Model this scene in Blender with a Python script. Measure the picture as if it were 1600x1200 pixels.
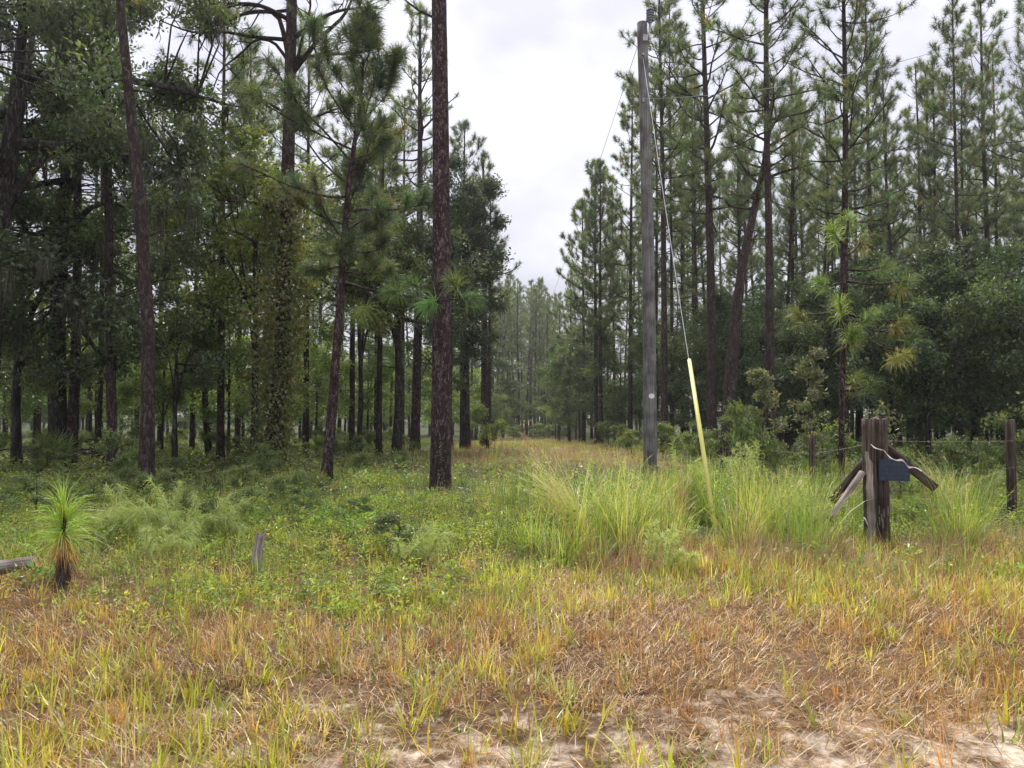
import bpy, math, random
import numpy as np
from mathutils import Vector

# ------------------------------------------------------------------ camera, sky, sun, exposure
for o in list(bpy.data.objects):
    bpy.data.objects.remove(o)
S = bpy.context.scene
C = S.collection
PITCH = math.radians(1.96)
CAM_Z = 1.5
F = 1200.0                                   # focal length in pixels of the 1600 px wide photograph
cam = bpy.data.cameras.new('camera')
cam.sensor_width = 36.0
cam.lens = 27.0
cam.clip_end = 2000.0
cam_o = bpy.data.objects.new('camera', cam)
C.objects.link(cam_o)
cam_o.location = (0, 0, CAM_Z)
cam_o.rotation_euler = (math.pi / 2 + PITCH, 0, 0)
S.camera = cam_o

SUN_EL, SUN_AZ = math.radians(48), math.radians(-6)        # azimuth measured from +Y towards +X
w = bpy.data.worlds.new('World')
S.world = w
w.use_nodes = True
nt = w.node_tree
for n in list(nt.nodes):
    nt.nodes.remove(n)
def wn(t, **k):
    n = nt.nodes.new(t)
    for a, b in k.items():
        setattr(n, a, b)
    return n
out = wn('ShaderNodeOutputWorld')
bg = wn('ShaderNodeBackground')
bg.inputs['Strength'].default_value = 0.1
sky = wn('ShaderNodeTexSky', sky_type='NISHITA', sun_disc=False, sun_elevation=SUN_EL, sun_rotation=SUN_AZ)
tc = wn('ShaderNodeTexCoord')
sep = wn('ShaderNodeSeparateXYZ')
nt.links.new(tc.outputs['Generated'], sep.inputs[0])
# even overcast deck: the standard overcast luminance (zenith brighter than horizon), with soft cloud mottling
mp = wn('ShaderNodeMapping')
mp.inputs['Scale'].default_value = (1, 1, 1.7)
nt.links.new(tc.outputs['Generated'], mp.inputs[0])
noi = wn('ShaderNodeTexNoise')
noi.inputs['Scale'].default_value = 4.2
noi.inputs['Detail'].default_value = 5
noi.inputs['Roughness'].default_value = 0.5
nt.links.new(mp.outputs[0], noi.inputs['Vector'])
crmp = wn('ShaderNodeValToRGB')
crmp.color_ramp.elements[0].position = 0.33
crmp.color_ramp.elements[0].color = (1.42, 1.41, 1.65, 1)
crmp.color_ramp.elements[1].position = 0.68
crmp.color_ramp.elements[1].color = (2.25, 2.25, 2.45, 1)
nt.links.new(noi.outputs['Fac'], crmp.inputs[0])
mr = wn('ShaderNodeMapRange')
mr.inputs['From Min'].default_value = 0.0
mr.inputs['From Max'].default_value = 1.0
mr.inputs['To Min'].default_value = 0.76
mr.inputs['To Max'].default_value = 2.3
nt.links.new(sep.outputs['Z'], mr.inputs['Value'])
mul = wn('ShaderNodeVectorMath', operation='SCALE')
nt.links.new(crmp.outputs['Color'], mul.inputs[0])
nt.links.new(mr.outputs['Result'], mul.inputs['Scale'])
mixs = wn('ShaderNodeMix', data_type='RGBA')
mixs.inputs[0].default_value = 0.97
nt.links.new(sky.outputs[0], mixs.inputs[6])
nt.links.new(mul.outputs[0], mixs.inputs[7])
nt.links.new(mixs.outputs[2], bg.inputs['Color'])
nt.links.new(bg.outputs[0], out.inputs['Surface'])

sun = bpy.data.lights.new('sun', 'SUN')
sun.energy = 1.5
sun.angle = math.radians(18)
sun.color = (1.0, 0.95, 0.86)
sun_o = bpy.data.objects.new('sun', sun)
C.objects.link(sun_o)
sd = Vector((math.sin(SUN_AZ) * math.cos(SUN_EL), math.cos(SUN_AZ) * math.cos(SUN_EL), math.sin(SUN_EL)))
sun_o.rotation_euler = sd.to_track_quat('Z', 'Y').to_euler()
sun_o.location = (0, 0, 60)

S.view_settings.view_transform = 'Standard'
S.view_settings.look = 'None'
S.view_settings.exposure = 2.02
S.view_settings.gamma = 1.0
S.view_settings.use_curve_mapping = False
S.render.engine = 'CYCLES'
S.cycles.max_bounces = 5
S.cycles.diffuse_bounces = 3
S.cycles.glossy_bounces = 2
S.cycles.transmission_bounces = 4
S.cycles.volume_bounces = 0
S.cycles.use_adaptive_sampling = True
S.cycles.adaptive_threshold = 0.02

# ------------------------------------------------------------------ helpers
def P(px, py, d):
    """world point seen at photograph pixel (px,py) standing d metres in front of the camera (used once, to survey the place)"""
    u, v = (px - 800) / F, (600 - py) / F
    y = math.cos(PITCH) - math.sin(PITCH) * v
    z = math.sin(PITCH) + math.cos(PITCH) * v
    return np.array([u * d / y, d, CAM_Z + z * d / y])
def sstep(a, b, x):
    t = np.clip((np.asarray(x, float) - a) / (b - a), 0, 1)
    return t * t * (3 - 2 * t)
def gz(x, y):
    x = np.asarray(x, float); y = np.asarray(y, float)
    z = -1.7 * sstep(18, 95, y)
    z = z + 0.05 * np.sin(x * 0.7 + 1.3) * np.cos(y * 0.55) * sstep(4, 9, y) + 0.02 * np.sin(x * 2.1 + y * 1.3)
    return z
def unit(v):
    v = np.asarray(v, float)
    return v / np.maximum(np.linalg.norm(v, axis=-1, keepdims=True), 1e-9)
def fbm(x, y, s=1.0, seed=0):
    """cheap smooth noise, about -1..1"""
    r = np.random.default_rng(1000 + seed)
    o = 0
    a = 1.0
    for k in range(4):
        for j in range(3):
            an = r.uniform(0, 6.283); ph = r.uniform(0, 6.283)
            o = o + a * np.sin((x * math.cos(an) + y * math.sin(an)) * s * (1.9 ** k) * r.uniform(.8, 1.25) + ph) / 3
        a *= 0.6
    return o

class MB:
    """collects triangles and quads with a colour per vertex"""
    def __init__(s):
        s.V = []; s.Q = []; s.T = []; s.K = []; s.n = 0
    def add(s, V, Q=None, T=None, col=(1, 1, 1)):
        V = np.asarray(V, float).reshape(-1, 3)
        s.V.append(V)
        c = np.asarray(col, float)
        if c.ndim == 1:
            c = np.tile(c, (len(V), 1))
        s.K.append(c)
        if Q is not None and len(Q): s.Q.append(np.asarray(Q, int) + s.n)
        if T is not None and len(T): s.T.append(np.asarray(T, int) + s.n)
        s.n += len(V)
    def mesh(s, name, mat, smooth=False):
        me = bpy.data.meshes.new(name)
        V = np.concatenate(s.V); K = np.concatenate(s.K)
        Q = np.concatenate(s.Q) if s.Q else np.zeros((0, 4), int)
        T = np.concatenate(s.T) if s.T else np.zeros((0, 3), int)
        me.vertices.add(len(V)); me.vertices.foreach_set('co', V.astype('f').ravel())
        L = np.concatenate([Q.ravel(), T.ravel()]).astype('i')
        me.loops.add(len(L)); me.loops.foreach_set('vertex_index', L)
        tot = np.concatenate([np.full(len(Q), 4), np.full(len(T), 3)])
        st = np.concatenate([[0], np.cumsum(tot)[:-1]]) if len(tot) else np.zeros(0)
        me.polygons.add(len(tot))
        me.polygons.foreach_set('loop_start', st.astype('i'))
        me.polygons.foreach_set('use_smooth', np.full(len(tot), bool(smooth)))
        a = me.attributes.new('col', 'FLOAT_COLOR', 'POINT')
        a.data.foreach_set('color', np.hstack([K, np.ones((len(K), 1))]).astype('f').ravel())
        me.update(calc_edges=True)
        if mat is not None: me.materials.append(mat)
        return me

def link(name, me, parent=None, loc=(0, 0, 0)):
    o = bpy.data.objects.new(name, me)
    C.objects.link(o)
    o.location = loc
    if parent is not None: o.parent = parent
    return o
def tag(o, label=None, cat=None, group=None, kind=None):
    if label: o['label'] = label
    if cat: o['category'] = cat
    if group: o['group'] = group
    if kind: o['kind'] = kind
    return o
def thing(name, label, cat, loc, group=None, rz=0.0):
    o = link(name, None, None, loc)
    o.empty_display_size = 0.3
    o.rotation_euler = (0, 0, rz)
    return tag(o, label, cat, group)

def tube(mb, pts, rad, segs=6, col=(1, 1, 1), rough=0.0, cap=True, rg=None, flat=None):
    pts = np.asarray(pts, float); rad = np.broadcast_to(np.asarray(rad, float), (len(pts),)).copy()
    k = len(pts)
    t = unit(np.gradient(pts, axis=0))
    ref = np.array([1.0, 0, 0]) if abs(t[0][0]) < 0.9 else np.array([0, 1.0, 0])
    n = np.zeros((k, 3))
    u = ref
    for i in range(k):
        u = u - t[i] * np.dot(u, t[i]); u = u / np.linalg.norm(u); n[i] = u
    b = np.cross(t, n)
    a = np.linspace(0, 2 * math.pi, segs, endpoint=False)
    R = rad[:, None] * np.ones((1, segs))
    if rough:
        rg = rg or np.random.default_rng(3)
        R = R * (1 + rough * rg.uniform(-1, 1, (k, segs)))
    V = pts[:, None, :] + R[:, :, None] * (np.cos(a)[None, :, None] * n[:, None, :] + np.sin(a)[None, :, None] * b[:, None, :])
    V = V.reshape(-1, 3)
    i = np.arange(k - 1)[:, None] * segs; j = np.arange(segs)[None, :]; j2 = (j + 1) % segs
    Q = np.stack([i + j, i + j2, i + segs + j2, i + segs + j], -1).reshape(-1, 4)
    T = []
    if cap:
        V = np.vstack([V, pts[-1] + t[-1] * rad[-1] * 0.05, pts[0]])
        m = k * segs
        for q in range(segs):
            T.append([(k - 1) * segs + q, (k - 1) * segs + (q + 1) % segs, m])
            T.append([(q + 1) % segs, q, m + 1])
    mb.add(V, Q, T, col)

def box(mb, c, s, col=(1, 1, 1), rot=None, taper=1.0):
    x, y, z = np.array(s) / 2
    V = np.array([[-x, -y, -z], [x, -y, -z], [x, y, -z], [-x, y, -z], [-x * taper, -y * taper, z], [x * taper, -y * taper, z], [x * taper, y * taper, z], [-x * taper, y * taper, z]])
    if rot is not None: V = V @ np.array(rot).T
    V = V + np.array(c)
    mb.add(V, [[0, 3, 2, 1], [4, 5, 6, 7], [0, 1, 5, 4], [1, 2, 6, 5], [2, 3, 7, 6], [3, 0, 4, 7]], None, col)

def needles(mb, B, D, L, W, col, rg, droop=0.0, seg2=True):
    """thin pointed blades: base B, direction D, length L, width W, sagging by droop"""
    n = len(B)
    D = unit(D)
    r = unit(rg.normal(size=(n, 3)))
    s = unit(np.cross(D, r)) * (np.asarray(W).reshape(-1, 1) / 2)
    L = np.asarray(L).reshape(-1, 1)
    if not seg2:
        V = np.stack([B - s, B + s, B + D * L], 1).reshape(-1, 3)
        i = np.arange(n)[:, None] * 3
        mb.add(V, None, i + np.array([[0, 1, 2]]), np.repeat(col, 3, 0))
        return
    M = B + D * L * 0.55
    D2 = unit(D + np.array([0, 0, -1.0]) * droop)
    E = M + D2 * L * 0.45
    V = np.stack([B - s, B + s, M + s * .85, M - s * .85, E], 1).reshape(-1, 3)
    i = np.arange(n)[:, None] * 5
    mb.add(V, i + np.array([[0, 1, 2, 3]]), i + np.array([[3, 2, 4]]), np.repeat(col, 5, 0))

def leaves(mb, B, D, L, W, col, rg, up=0.6):
    """rhombic leaves folded a little along the midrib"""
    n = len(B)
    D = unit(D)
    nn = unit(rg.normal(size=(n, 3)) + np.array([0, 0, up]))
    s = unit(np.cross(D, nn))
    nn = np.cross(s, D)
    L = np.asarray(L).reshape(-1, 1); W = np.asarray(W).reshape(-1, 1)
    m = B + D * L * 0.45
    V = np.stack([B, m + s * W / 2 + nn * W * 0.15, B + D * L - nn * L * 0.08, m - s * W / 2 + nn * W * 0.15], 1).reshape(-1, 3)
    i = np.arange(n)[:, None] * 4
    T = np.concatenate([i + np.array([[0, 1, 2]]), i + np.array([[0, 2, 3]])])
    mb.add(V, None, T, np.repeat(col, 4, 0))

def blades(mb, B, az, L, W, t0, t1, col, k=2, side=None, tipw=0.0):
    """grass blades: leaning t0 at the root, t1 at the tip (radians from upright)"""
    n = len(B)
    h = np.stack([np.cos(az), np.sin(az), np.zeros(n)], 1)
    sd = np.stack([-np.sin(az), np.cos(az), np.zeros(n)], 1) if side is None else side
    pts = [B]
    p = B
    for j in range(k):
        f = (j + 0.5) / k
        t = t0 + (t1 - t0) * f
        p = p + (L / k)[:, None] * (np.sin(t)[:, None] * h + np.cos(t)[:, None] * np.array([0, 0, 1.0]))
        pts.append(p)
    V = []
    for j in range(k):
        ww = (W * (1 - 0.55 * (j / k)) / 2)[:, None]
        V += [pts[j] - sd * ww, pts[j] + sd * ww]
    V.append(pts[k])
    m = 2 * k + 1
    V = np.stack(V, 1).reshape(-1, 3)
    i = np.arange(n)[:, None] * m
    Q = [i + np.array([[2 * j, 2 * j + 1, 2 * j + 3, 2 * j + 2]]) for j in range(k - 1)]
    T = i + np.array([[2 * k - 2, 2 * k - 1, 2 * k]])
    mb.add(V, np.concatenate(Q) if Q else None, T, np.repeat(col, m, 0))

def palette(rg, n, cols, wts, jit=0.18):
    """n colours picked from a list, each a little lighter, darker or yellower"""
    cols = np.array(cols); wts = np.array(wts, float) / np.sum(wts)
    c = cols[rg.choice(len(cols), n, p=wts)]
    return np.clip(c * (1 + jit * rg.normal(size=(n, 1))) * (1 + 0.07 * rg.normal(size=(n, 3))), 0.004, 0.9)

# ------------------------------------------------------------------ materials
def mat(name):
    m = bpy.data.materials.new(name)
    m.use_nodes = True
    t = m.node_tree
    for n in list(t.nodes): t.nodes.remove(n)
    o = t.nodes.new('ShaderNodeOutputMaterial')
    return m, t, o
def N(t, typ, ins=None, **k):
    n = t.nodes.new(typ)
    for a, b in k.items(): setattr(n, a, b)
    for a, b in (ins or {}).items():
        if isinstance(b, bpy.types.NodeSocket): t.links.new(b, n.inputs[a])
        else: n.inputs[a].default_value = b
    return n
def ramp(t, fac, stops):
    r = N(t, 'ShaderNodeValToRGB', {0: fac})
    e = r.color_ramp.elements
    while len(e) < len(stops): e.new(0.5)
    for q, (p, c) in zip(e, stops):
        q.position = p; q.color = (*c, 1)
    return r.outputs[0]
def foliage(name, transl=0.4, gloss=0.06, var=0.22, warm=(1.25, 1.2, .7)):
    m, t, o = mat(name)
    a = N(t, 'ShaderNodeAttribute', attribute_name='col')
    oi = N(t, 'ShaderNodeObjectInfo')
    f = N(t, 'ShaderNodeMapRange', {'Value': oi.outputs['Random'], 'To Min': 1 - var, 'To Max': 1 + var})
    c = N(t, 'ShaderNodeVectorMath', {0: a.outputs['Color'], 'Scale': f.outputs[0]}, operation='SCALE')
    tc_ = N(t, 'ShaderNodeVectorMath', {0: c.outputs[0], 1: warm}, operation='MULTIPLY')
    d = N(t, 'ShaderNodeBsdfDiffuse', {'Color': c.outputs[0]})
    tr = N(t, 'ShaderNodeBsdfTranslucent', {'Color': tc_.outputs[0]})
    mx = N(t, 'ShaderNodeMixShader', {0: transl, 1: d.outputs[0], 2: tr.outputs[0]})
    g = N(t, 'ShaderNodeBsdfGlossy', {'Color': (1, 1, 1, 1), 'Roughness': 0.42})
    m2 = N(t, 'ShaderNodeMixShader', {0: gloss, 1: mx.outputs[0], 2: g.outputs[0]})
    t.links.new(m2.outputs[0], o.inputs['Surface'])
    return m
def bark(name, dark, mid, light, sc=9.0, stretch=0.28, bump=0.6, lightp=0.8):
    m, t, o = mat(name)
    tcn = N(t, 'ShaderNodeTexCoord')
    mpn = N(t, 'ShaderNodeMapping', {0: tcn.outputs['Object'], 'Scale': (1, 1, stretch)})
    nz = N(t, 'ShaderNodeTexNoise', {'Vector': mpn.outputs[0], 'Scale': sc * 0.8, 'Detail': 4.0})
    wv = N(t, 'ShaderNodeMix', {0: 0.12, 6: mpn.outputs[0], 7: nz.outputs['Color']}, data_type='RGBA')
    vo = N(t, 'ShaderNodeTexVoronoi', {'Vector': wv.outputs[2], 'Scale': sc * 1.7}, feature='DISTANCE_TO_EDGE')
    vc = N(t, 'ShaderNodeTexVoronoi', {'Vector': wv.outputs[2], 'Scale': sc * 1.7})
    edge = N(t, 'ShaderNodeMapRange', {'Value': vo.outputs['Distance'], 'From Max': 0.13})
    big = N(t, 'ShaderNodeTexNoise', {'Vector': tcn.outputs['Object'], 'Scale': 2.6, 'Detail': 6.0})
    sel = N(t, 'ShaderNodeSeparateColor', {0: vc.outputs['Color']})
    add = N(t, 'ShaderNodeMath', {0: sel.outputs[0], 1: big.outputs['Fac']}, operation='ADD')
    half = N(t, 'ShaderNodeMath', {0: add.outputs[0], 1: 0.5}, operation='MULTIPLY')
    plate = ramp(t, half.outputs[0], [(0.25, tuple(np.array(mid) * 0.6)), (0.5, mid), (lightp, light)])
    colr = N(t, 'ShaderNodeMix', {0: edge.outputs[0], 6: (*dark, 1), 7: plate}, data_type='RGBA')
    fin = N(t, 'ShaderNodeTexNoise', {'Vector': tcn.outputs['Object'], 'Scale': 40.0, 'Detail': 3.0})
    hsum = N(t, 'ShaderNodeMath', {0: edge.outputs[0], 1: fin.outputs['Fac']}, operation='ADD')
    bp = N(t, 'ShaderNodeBump', {'Strength': bump, 'Distance': 0.02, 'Height': hsum.outputs[0]})
    oi = N(t, 'ShaderNodeObjectInfo')
    fv = N(t, 'ShaderNodeMapRange', {'Value': oi.outputs['Random'], 'To Min': 0.8, 'To Max': 1.25})
    c2 = N(t, 'ShaderNodeVectorMath', {0: colr.outputs[2], 'Scale': fv.outputs[0]}, operation='SCALE')
    b = N(t, 'ShaderNodeBsdfPrincipled', {'Base Color': c2.outputs[0], 'Roughness': 0.9, 'Specular IOR Level': 0.2, 'Normal': bp.outputs[0]})
    t.links.new(b.outputs[0], o.inputs['Surface'])
    return m
def wood(name, c1, c2, dark, sc=1.0, bump=0.5):
    m, t, o = mat(name)
    tcn = N(t, 'ShaderNodeTexCoord')
    mpn = N(t, 'ShaderNodeMapping', {0: tcn.outputs['Object'], 'Scale': (58 * sc, 58 * sc, 2.2 * sc)})
    nz = N(t, 'ShaderNodeTexNoise', {'Vector': mpn.outputs[0], 'Scale': 1.0, 'Detail': 5.0, 'Roughness': 0.6})
    bl = N(t, 'ShaderNodeTexNoise', {'Vector': tcn.outputs['Object'], 'Scale': 3.1, 'Detail': 4.0})
    g = ramp(t, nz.outputs['Fac'], [(0.33, dark), (0.5, c1), (0.68, c2)])
    k = ramp(t, bl.outputs['Fac'], [(0.35, (0.55, 0.5, 0.48)), (0.6, (1.1, 1.08, 1.05))])
    c = N(t, 'ShaderNodeVectorMath', {0: g, 1: k}, operation='MULTIPLY')
    bp = N(t, 'ShaderNodeBump', {'Strength': bump, 'Distance': 0.012, 'Height': nz.outputs['Fac']})
    b = N(t, 'ShaderNodeBsdfPrincipled', {'Base Color': c.outputs[0], 'Roughness': 0.85, 'Specular IOR Level': 0.25, 'Normal': bp.outputs[0]})
    t.links.new(b.outputs[0], o.inputs['Surface'])
    return m
def plain(name, col, rough=0.6, metal=0.0, noise=0.25, sc=12.0):
    m, t, o = mat(name)
    tcn = N(t, 'ShaderNodeTexCoord')
    nz = N(t, 'ShaderNodeTexNoise', {'Vector': tcn.outputs['Object'], 'Scale': sc, 'Detail': 5.0})
    c = np.array(col)
    g = ramp(t, nz.outputs['Fac'], [(0.3, tuple(c * (1 - noise))), (0.7, tuple(np.minimum(c * (1 + noise), 0.9)))])
    b = N(t, 'ShaderNodeBsdfPrincipled', {'Base Color': g, 'Roughness': rough, 'Metallic': metal})
    t.links.new(b.outputs[0], o.inputs['Surface'])
    return m

M_NEEDLE = foliage('pine_needles', 0.45, 0.06, 0.2)
M_LEAF = foliage('broad_leaves', 0.46, 0.06, 0.25)
M_GRASS = foliage('grass_blades', 0.45, 0.05, 0.0, (1.15, 1.1, .75))
M_MOSS = foliage('grey_moss', 0.3, 0.0, 0.1, (1, 1, 1))
M_PBARK = bark('pine_bark', (0.014, 0.009, 0.009), (0.082, 0.050, 0.047), (0.23, 0.175, 0.175), 20, 0.34, 0.9, 0.80)
M_PBARK2 = bark('far_pine_bark', (0.02, 0.014, 0.012), (0.06, 0.042, 0.037), (0.12, 0.095, 0.09), 15, 0.32, 0.6, 0.85)
M_OBARK = bark('oak_bark', (0.015, 0.012, 0.01), (0.05, 0.043, 0.036), (0.13, 0.12, 0.105), 13, 0.22, 0.6, 0.8)
M_POLE = wood('weathered_pole_wood', (0.17, 0.17, 0.163), (0.26, 0.26, 0.252), (0.09, 0.091, 0.088), 0.8, 0.4)
M_POST = wood('dark_post_wood', (0.068, 0.048, 0.040), (0.15, 0.12, 0.107), (0.020, 0.014, 0.012), 1.0, 0.8)
M_GREY = wood('silver_grey_wood', (0.30, 0.265, 0.24), (0.46, 0.42, 0.39), (0.14, 0.12, 0.105), 1.0, 0.7)

m, t, o_ = mat('ground_soil')
tcn = N(t, 'ShaderNodeTexCoord')
ob = tcn.outputs['Object']
sx = N(t, 'ShaderNodeSeparateXYZ', {0: ob})
n1 = N(t, 'ShaderNodeTexNoise', {'Vector': ob, 'Scale': 4.5, 'Detail': 8.0, 'Roughness': 0.72})
n2 = N(t, 'ShaderNodeTexNoise', {'Vector': ob, 'Scale': 16.0, 'Detail': 6.0, 'Roughness': 0.7})
n3 = N(t, 'ShaderNodeTexNoise', {'Vector': ob, 'Scale': 0.35, 'Detail': 3.0})
sand = ramp(t, n2.outputs['Fac'], [(0.3, (0.30, 0.23, 0.16)), (0.5, (0.55, 0.46, 0.36)), (0.7, (0.72, 0.64, 0.54))])
lit = ramp(t, n2.outputs['Fac'], [(0.3, (0.05, 0.033, 0.02)), (0.55, (0.16, 0.10, 0.055)), (0.75, (0.28, 0.20, 0.11))])
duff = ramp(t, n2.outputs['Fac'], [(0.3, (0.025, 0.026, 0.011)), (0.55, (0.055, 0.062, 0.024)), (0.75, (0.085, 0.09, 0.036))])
red = ramp(t, n2.outputs['Fac'], [(0.3, (0.09, 0.06, 0.03)), (0.55, (0.19, 0.135, 0.06)), (0.75, (0.28, 0.215, 0.10))])
# distance from the sandy road edge: sand fades into litter, then into leaf mould under the trees
fs = N(t, 'ShaderNodeMapRange', {'Value': sx.outputs['Y'], 'From Min': 2.9, 'From Max': 4.9, 'To Min': 0.15, 'To Max': -0.12})
fx = N(t, 'ShaderNodeMath', {0: sx.outputs['X'], 1: 0.02, 2: fs.outputs[0]}, operation='MULTIPLY_ADD')
fsum = N(t, 'ShaderNodeMath', {0: n1.outputs['Fac'], 1: fx.outputs[0]}, operation='ADD')
fss = N(t, 'ShaderNodeMapRange', {'Value': fsum.outputs[0], 'From Min': 0.53, 'From Max': 0.70})
c1 = N(t, 'ShaderNodeMix', {0: fss.outputs[0], 6: lit, 7: sand}, data_type='RGBA')
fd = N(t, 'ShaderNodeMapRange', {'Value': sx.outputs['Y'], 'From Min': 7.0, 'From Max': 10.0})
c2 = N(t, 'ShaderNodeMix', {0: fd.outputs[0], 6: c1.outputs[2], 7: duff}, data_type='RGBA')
# the mown lane through the trees keeps its reddish dry turf
lx = N(t, 'ShaderNodeMath', {0: sx.outputs['X'], 1: -1.2}, operation='ADD')
la = N(t, 'ShaderNodeMath', {0: lx.outputs[0]}, operation='ABSOLUTE')
lw = N(t, 'ShaderNodeMapRange', {'Value': la.outputs[0], 'From Min': 3.4, 'From Max': 4.6, 'To Min': 1.0, 'To Max': 0.0})
ly = N(t, 'ShaderNodeMapRange', {'Value': sx.outputs['Y'], 'From Min': 17.0, 'From Max': 24.0})
lf = N(t, 'ShaderNodeMath', {0: lw.outputs[0], 1: ly.outputs[0]}, operation='MULTIPLY')
c3 = N(t, 'ShaderNodeMix', {0: lf.outputs[0], 6: c2.outputs[2], 7: red}, data_type='RGBA')
bp = N(t, 'ShaderNodeBump', {'Strength': 0.7, 'Distance': 0.03, 'Height': n2.outputs['Fac']})
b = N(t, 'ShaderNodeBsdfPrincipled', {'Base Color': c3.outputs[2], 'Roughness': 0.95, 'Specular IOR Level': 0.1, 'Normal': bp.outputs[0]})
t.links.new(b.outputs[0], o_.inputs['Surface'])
M_GROUND = m

# ------------------------------------------------------------------ ground
def ground():
    ys = np.concatenate([np.arange(-8, 2.6, 0.6), np.arange(2.6, 14, 0.12), np.arange(14, 60, 0.8), np.arange(60, 140, 4), [160, 200, 260, 320]])
    xs = np.concatenate([[-260, -200, -150, -120, -90, -70, -55], np.arange(-45, -9, 1.0), np.arange(-9, 9, 0.12), np.arange(9, 46, 1.0), [55, 70, 90, 120, 150, 200, 260]])
    X, Y = np.meshgrid(xs, ys)
    Z = gz(X, Y) + 0.018 * fbm(X, Y, 5.0, 3) * (1 - sstep(20, 30, Y))
    V = np.stack([X, Y, Z], -1).reshape(-1, 3)
    nx = len(xs)
    i, j = np.meshgrid(np.arange(len(ys) - 1), np.arange(nx - 1), indexing='ij')
    a = (i * nx + j).ravel()
    mb = MB()
    mb.add(V, np.stack([a, a + 1, a + nx + 1, a + nx], -1))
    o = link('ground', mb.mesh('ground', M_GROUND, True))
    tag(o, 'sandy verge and forest floor under dry grass and weeds', 'ground', kind='structure')
ground()

# ------------------------------------------------------------------ damp air under the overcast
def haze():
    m = bpy.data.materials.new('damp_air'); m.use_nodes = True
    t = m.node_tree
    for n in list(t.nodes): t.nodes.remove(n)
    o = t.nodes.new('ShaderNodeOutputMaterial')
    v = t.nodes.new('ShaderNodeVolumePrincipled')
    v.inputs['Color'].default_value = (.90, .93, .96, 1)
    v.inputs['Density'].default_value = HAZE
    v.inputs['Anisotropy'].default_value = 0.2
    t.links.new(v.outputs[0], o.inputs['Volume'])
    mb = MB(); box(mb, (0, 156, 11), (540, 340, 30))
    h = link('haze', mb.mesh('haze', m))
    tag(h, 'thin damp air hanging among the trees under the overcast', 'haze', kind='stuff')
HAZE = 0.0005
haze()

# ------------------------------------------------------------------ tree makers
PINE_G = [(0.125, 0.180, 0.076), (0.165, 0.210, 0.076), (0.098, 0.150, 0.076), (0.23, 0.20, 0.08)]
PINE_W = [5, 4, 4, .7]

def needle_balls(mb, TP, TD, n, nl, nw, rg, cols=PINE_G, wts=PINE_W, seg2=False, droop=.5, spread=.95, back=.16):
    TP = np.asarray(TP); TD = unit(TD)
    k = len(TP)
    tc_ = palette(rg, k, cols, wts, 0.22)
    B = np.repeat(TP, n, 0); D = np.repeat(TD, n, 0)
    c = np.repeat(tc_, n, 0) * (1 + 0.18 * rg.normal(size=(k * n, 1)))
    u = rg.uniform(0, 1, (k * n, 1))
    B = B - D * u * back
    rr = unit(rg.normal(size=(k * n, 3)))
    DD = unit(D * (0.25 + 0.8 * (1 - u)) + rr * spread)
    L = nl * rg.uniform(0.7, 1.1, k * n)
    needles(mb, B, DD, L, nw * rg.uniform(.8, 1.2, k * n), np.clip(c, .006, .9), rg, droop, seg2)

def spline(ctrl, n):
    """smooth path through control points (n samples)"""
    ctrl = np.asarray(ctrl, float)
    s = np.concatenate([[0], np.cumsum(np.linalg.norm(np.diff(ctrl, axis=0), axis=1))])
    m = len(ctrl)
    tt = np.linspace(0, s[-1], n)
    tan = np.gradient(ctrl, s, axis=0) if m > 2 else np.tile((ctrl[-1] - ctrl[0]) / s[-1], (m, 1))
    o = np.zeros((n, 3))
    for q, x in enumerate(tt):
        i = min(max(np.searchsorted(s, x) - 1, 0), m - 2)
        h = s[i + 1] - s[i]; u = (x - s[i]) / h
        o[q] = ((2 * u**3 - 3 * u**2 + 1) * ctrl[i] + (u**3 - 2 * u**2 + u) * h * tan[i] + (-2 * u**3 + 3 * u**2) * ctrl[i + 1] + (u**3 - u**2) * h * tan[i + 1])
    return o

def pine_limb(mbw, TP, TD, base, az, ln, el, r, rg, ntw=5, curl=0.5, twl=0.55):
    """one pine branch with side twigs; collects tuft spots"""
    k = 6
    p = np.array(base, float); pts = [p]
    a = az; e = el
    for q in range(k - 1):
        a += rg.normal() * 0.16
        e += curl / (k - 1) + rg.normal() * 0.10
        d = np.array([math.cos(a) * math.cos(e), math.sin(a) * math.cos(e), math.sin(e)])
        p = p + d * ln / (k - 1)
        pts.append(p)
    pts = np.array(pts)
    tube(mbw, pts, np.linspace(r, r * 0.35, k), 5, cap=False)
    TP.append(pts[-1]); TD.append(pts[-1] - pts[-2])
    for q in range(ntw):
        f = rg.uniform(0.3, 0.97)
        x = f * (k - 1); i = min(int(x), k - 2); b = pts[i] + (pts[i + 1] - pts[i]) * (x - i)
        dm = unit(pts[i + 1] - pts[i])
        s = unit(np.cross(dm, [0, 0, 1.0])) * rg.choice([-1, 1])
        d = unit(dm * rg.uniform(.4, 1) + s * rg.uniform(.3, 1.0) + np.array([0, 0, rg.uniform(-.15, .8)]))
        l2 = twl * rg.uniform(.4, 1.1) * (0.45 + 0.55 * (1 - f) + 0.2) * min(1.0, ln / 1.6 + .3)
        m_ = b + d * l2 * .55 + np.array([0, 0, -0.03])
        e_ = b + d * l2 + np.array([0, 0, 0.1 * l2])
        tube(mbw, [b, m_, e_], [r * .45, r * .32, r * .2], 4, cap=False)
        TP.append(e_); TD.append(e_ - m_ + np.array([0, 0, .1 * l2]))
        if l2 > .45:
            TP.append(m_); TD.append(d + rg.normal(size=3) * .5)

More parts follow.
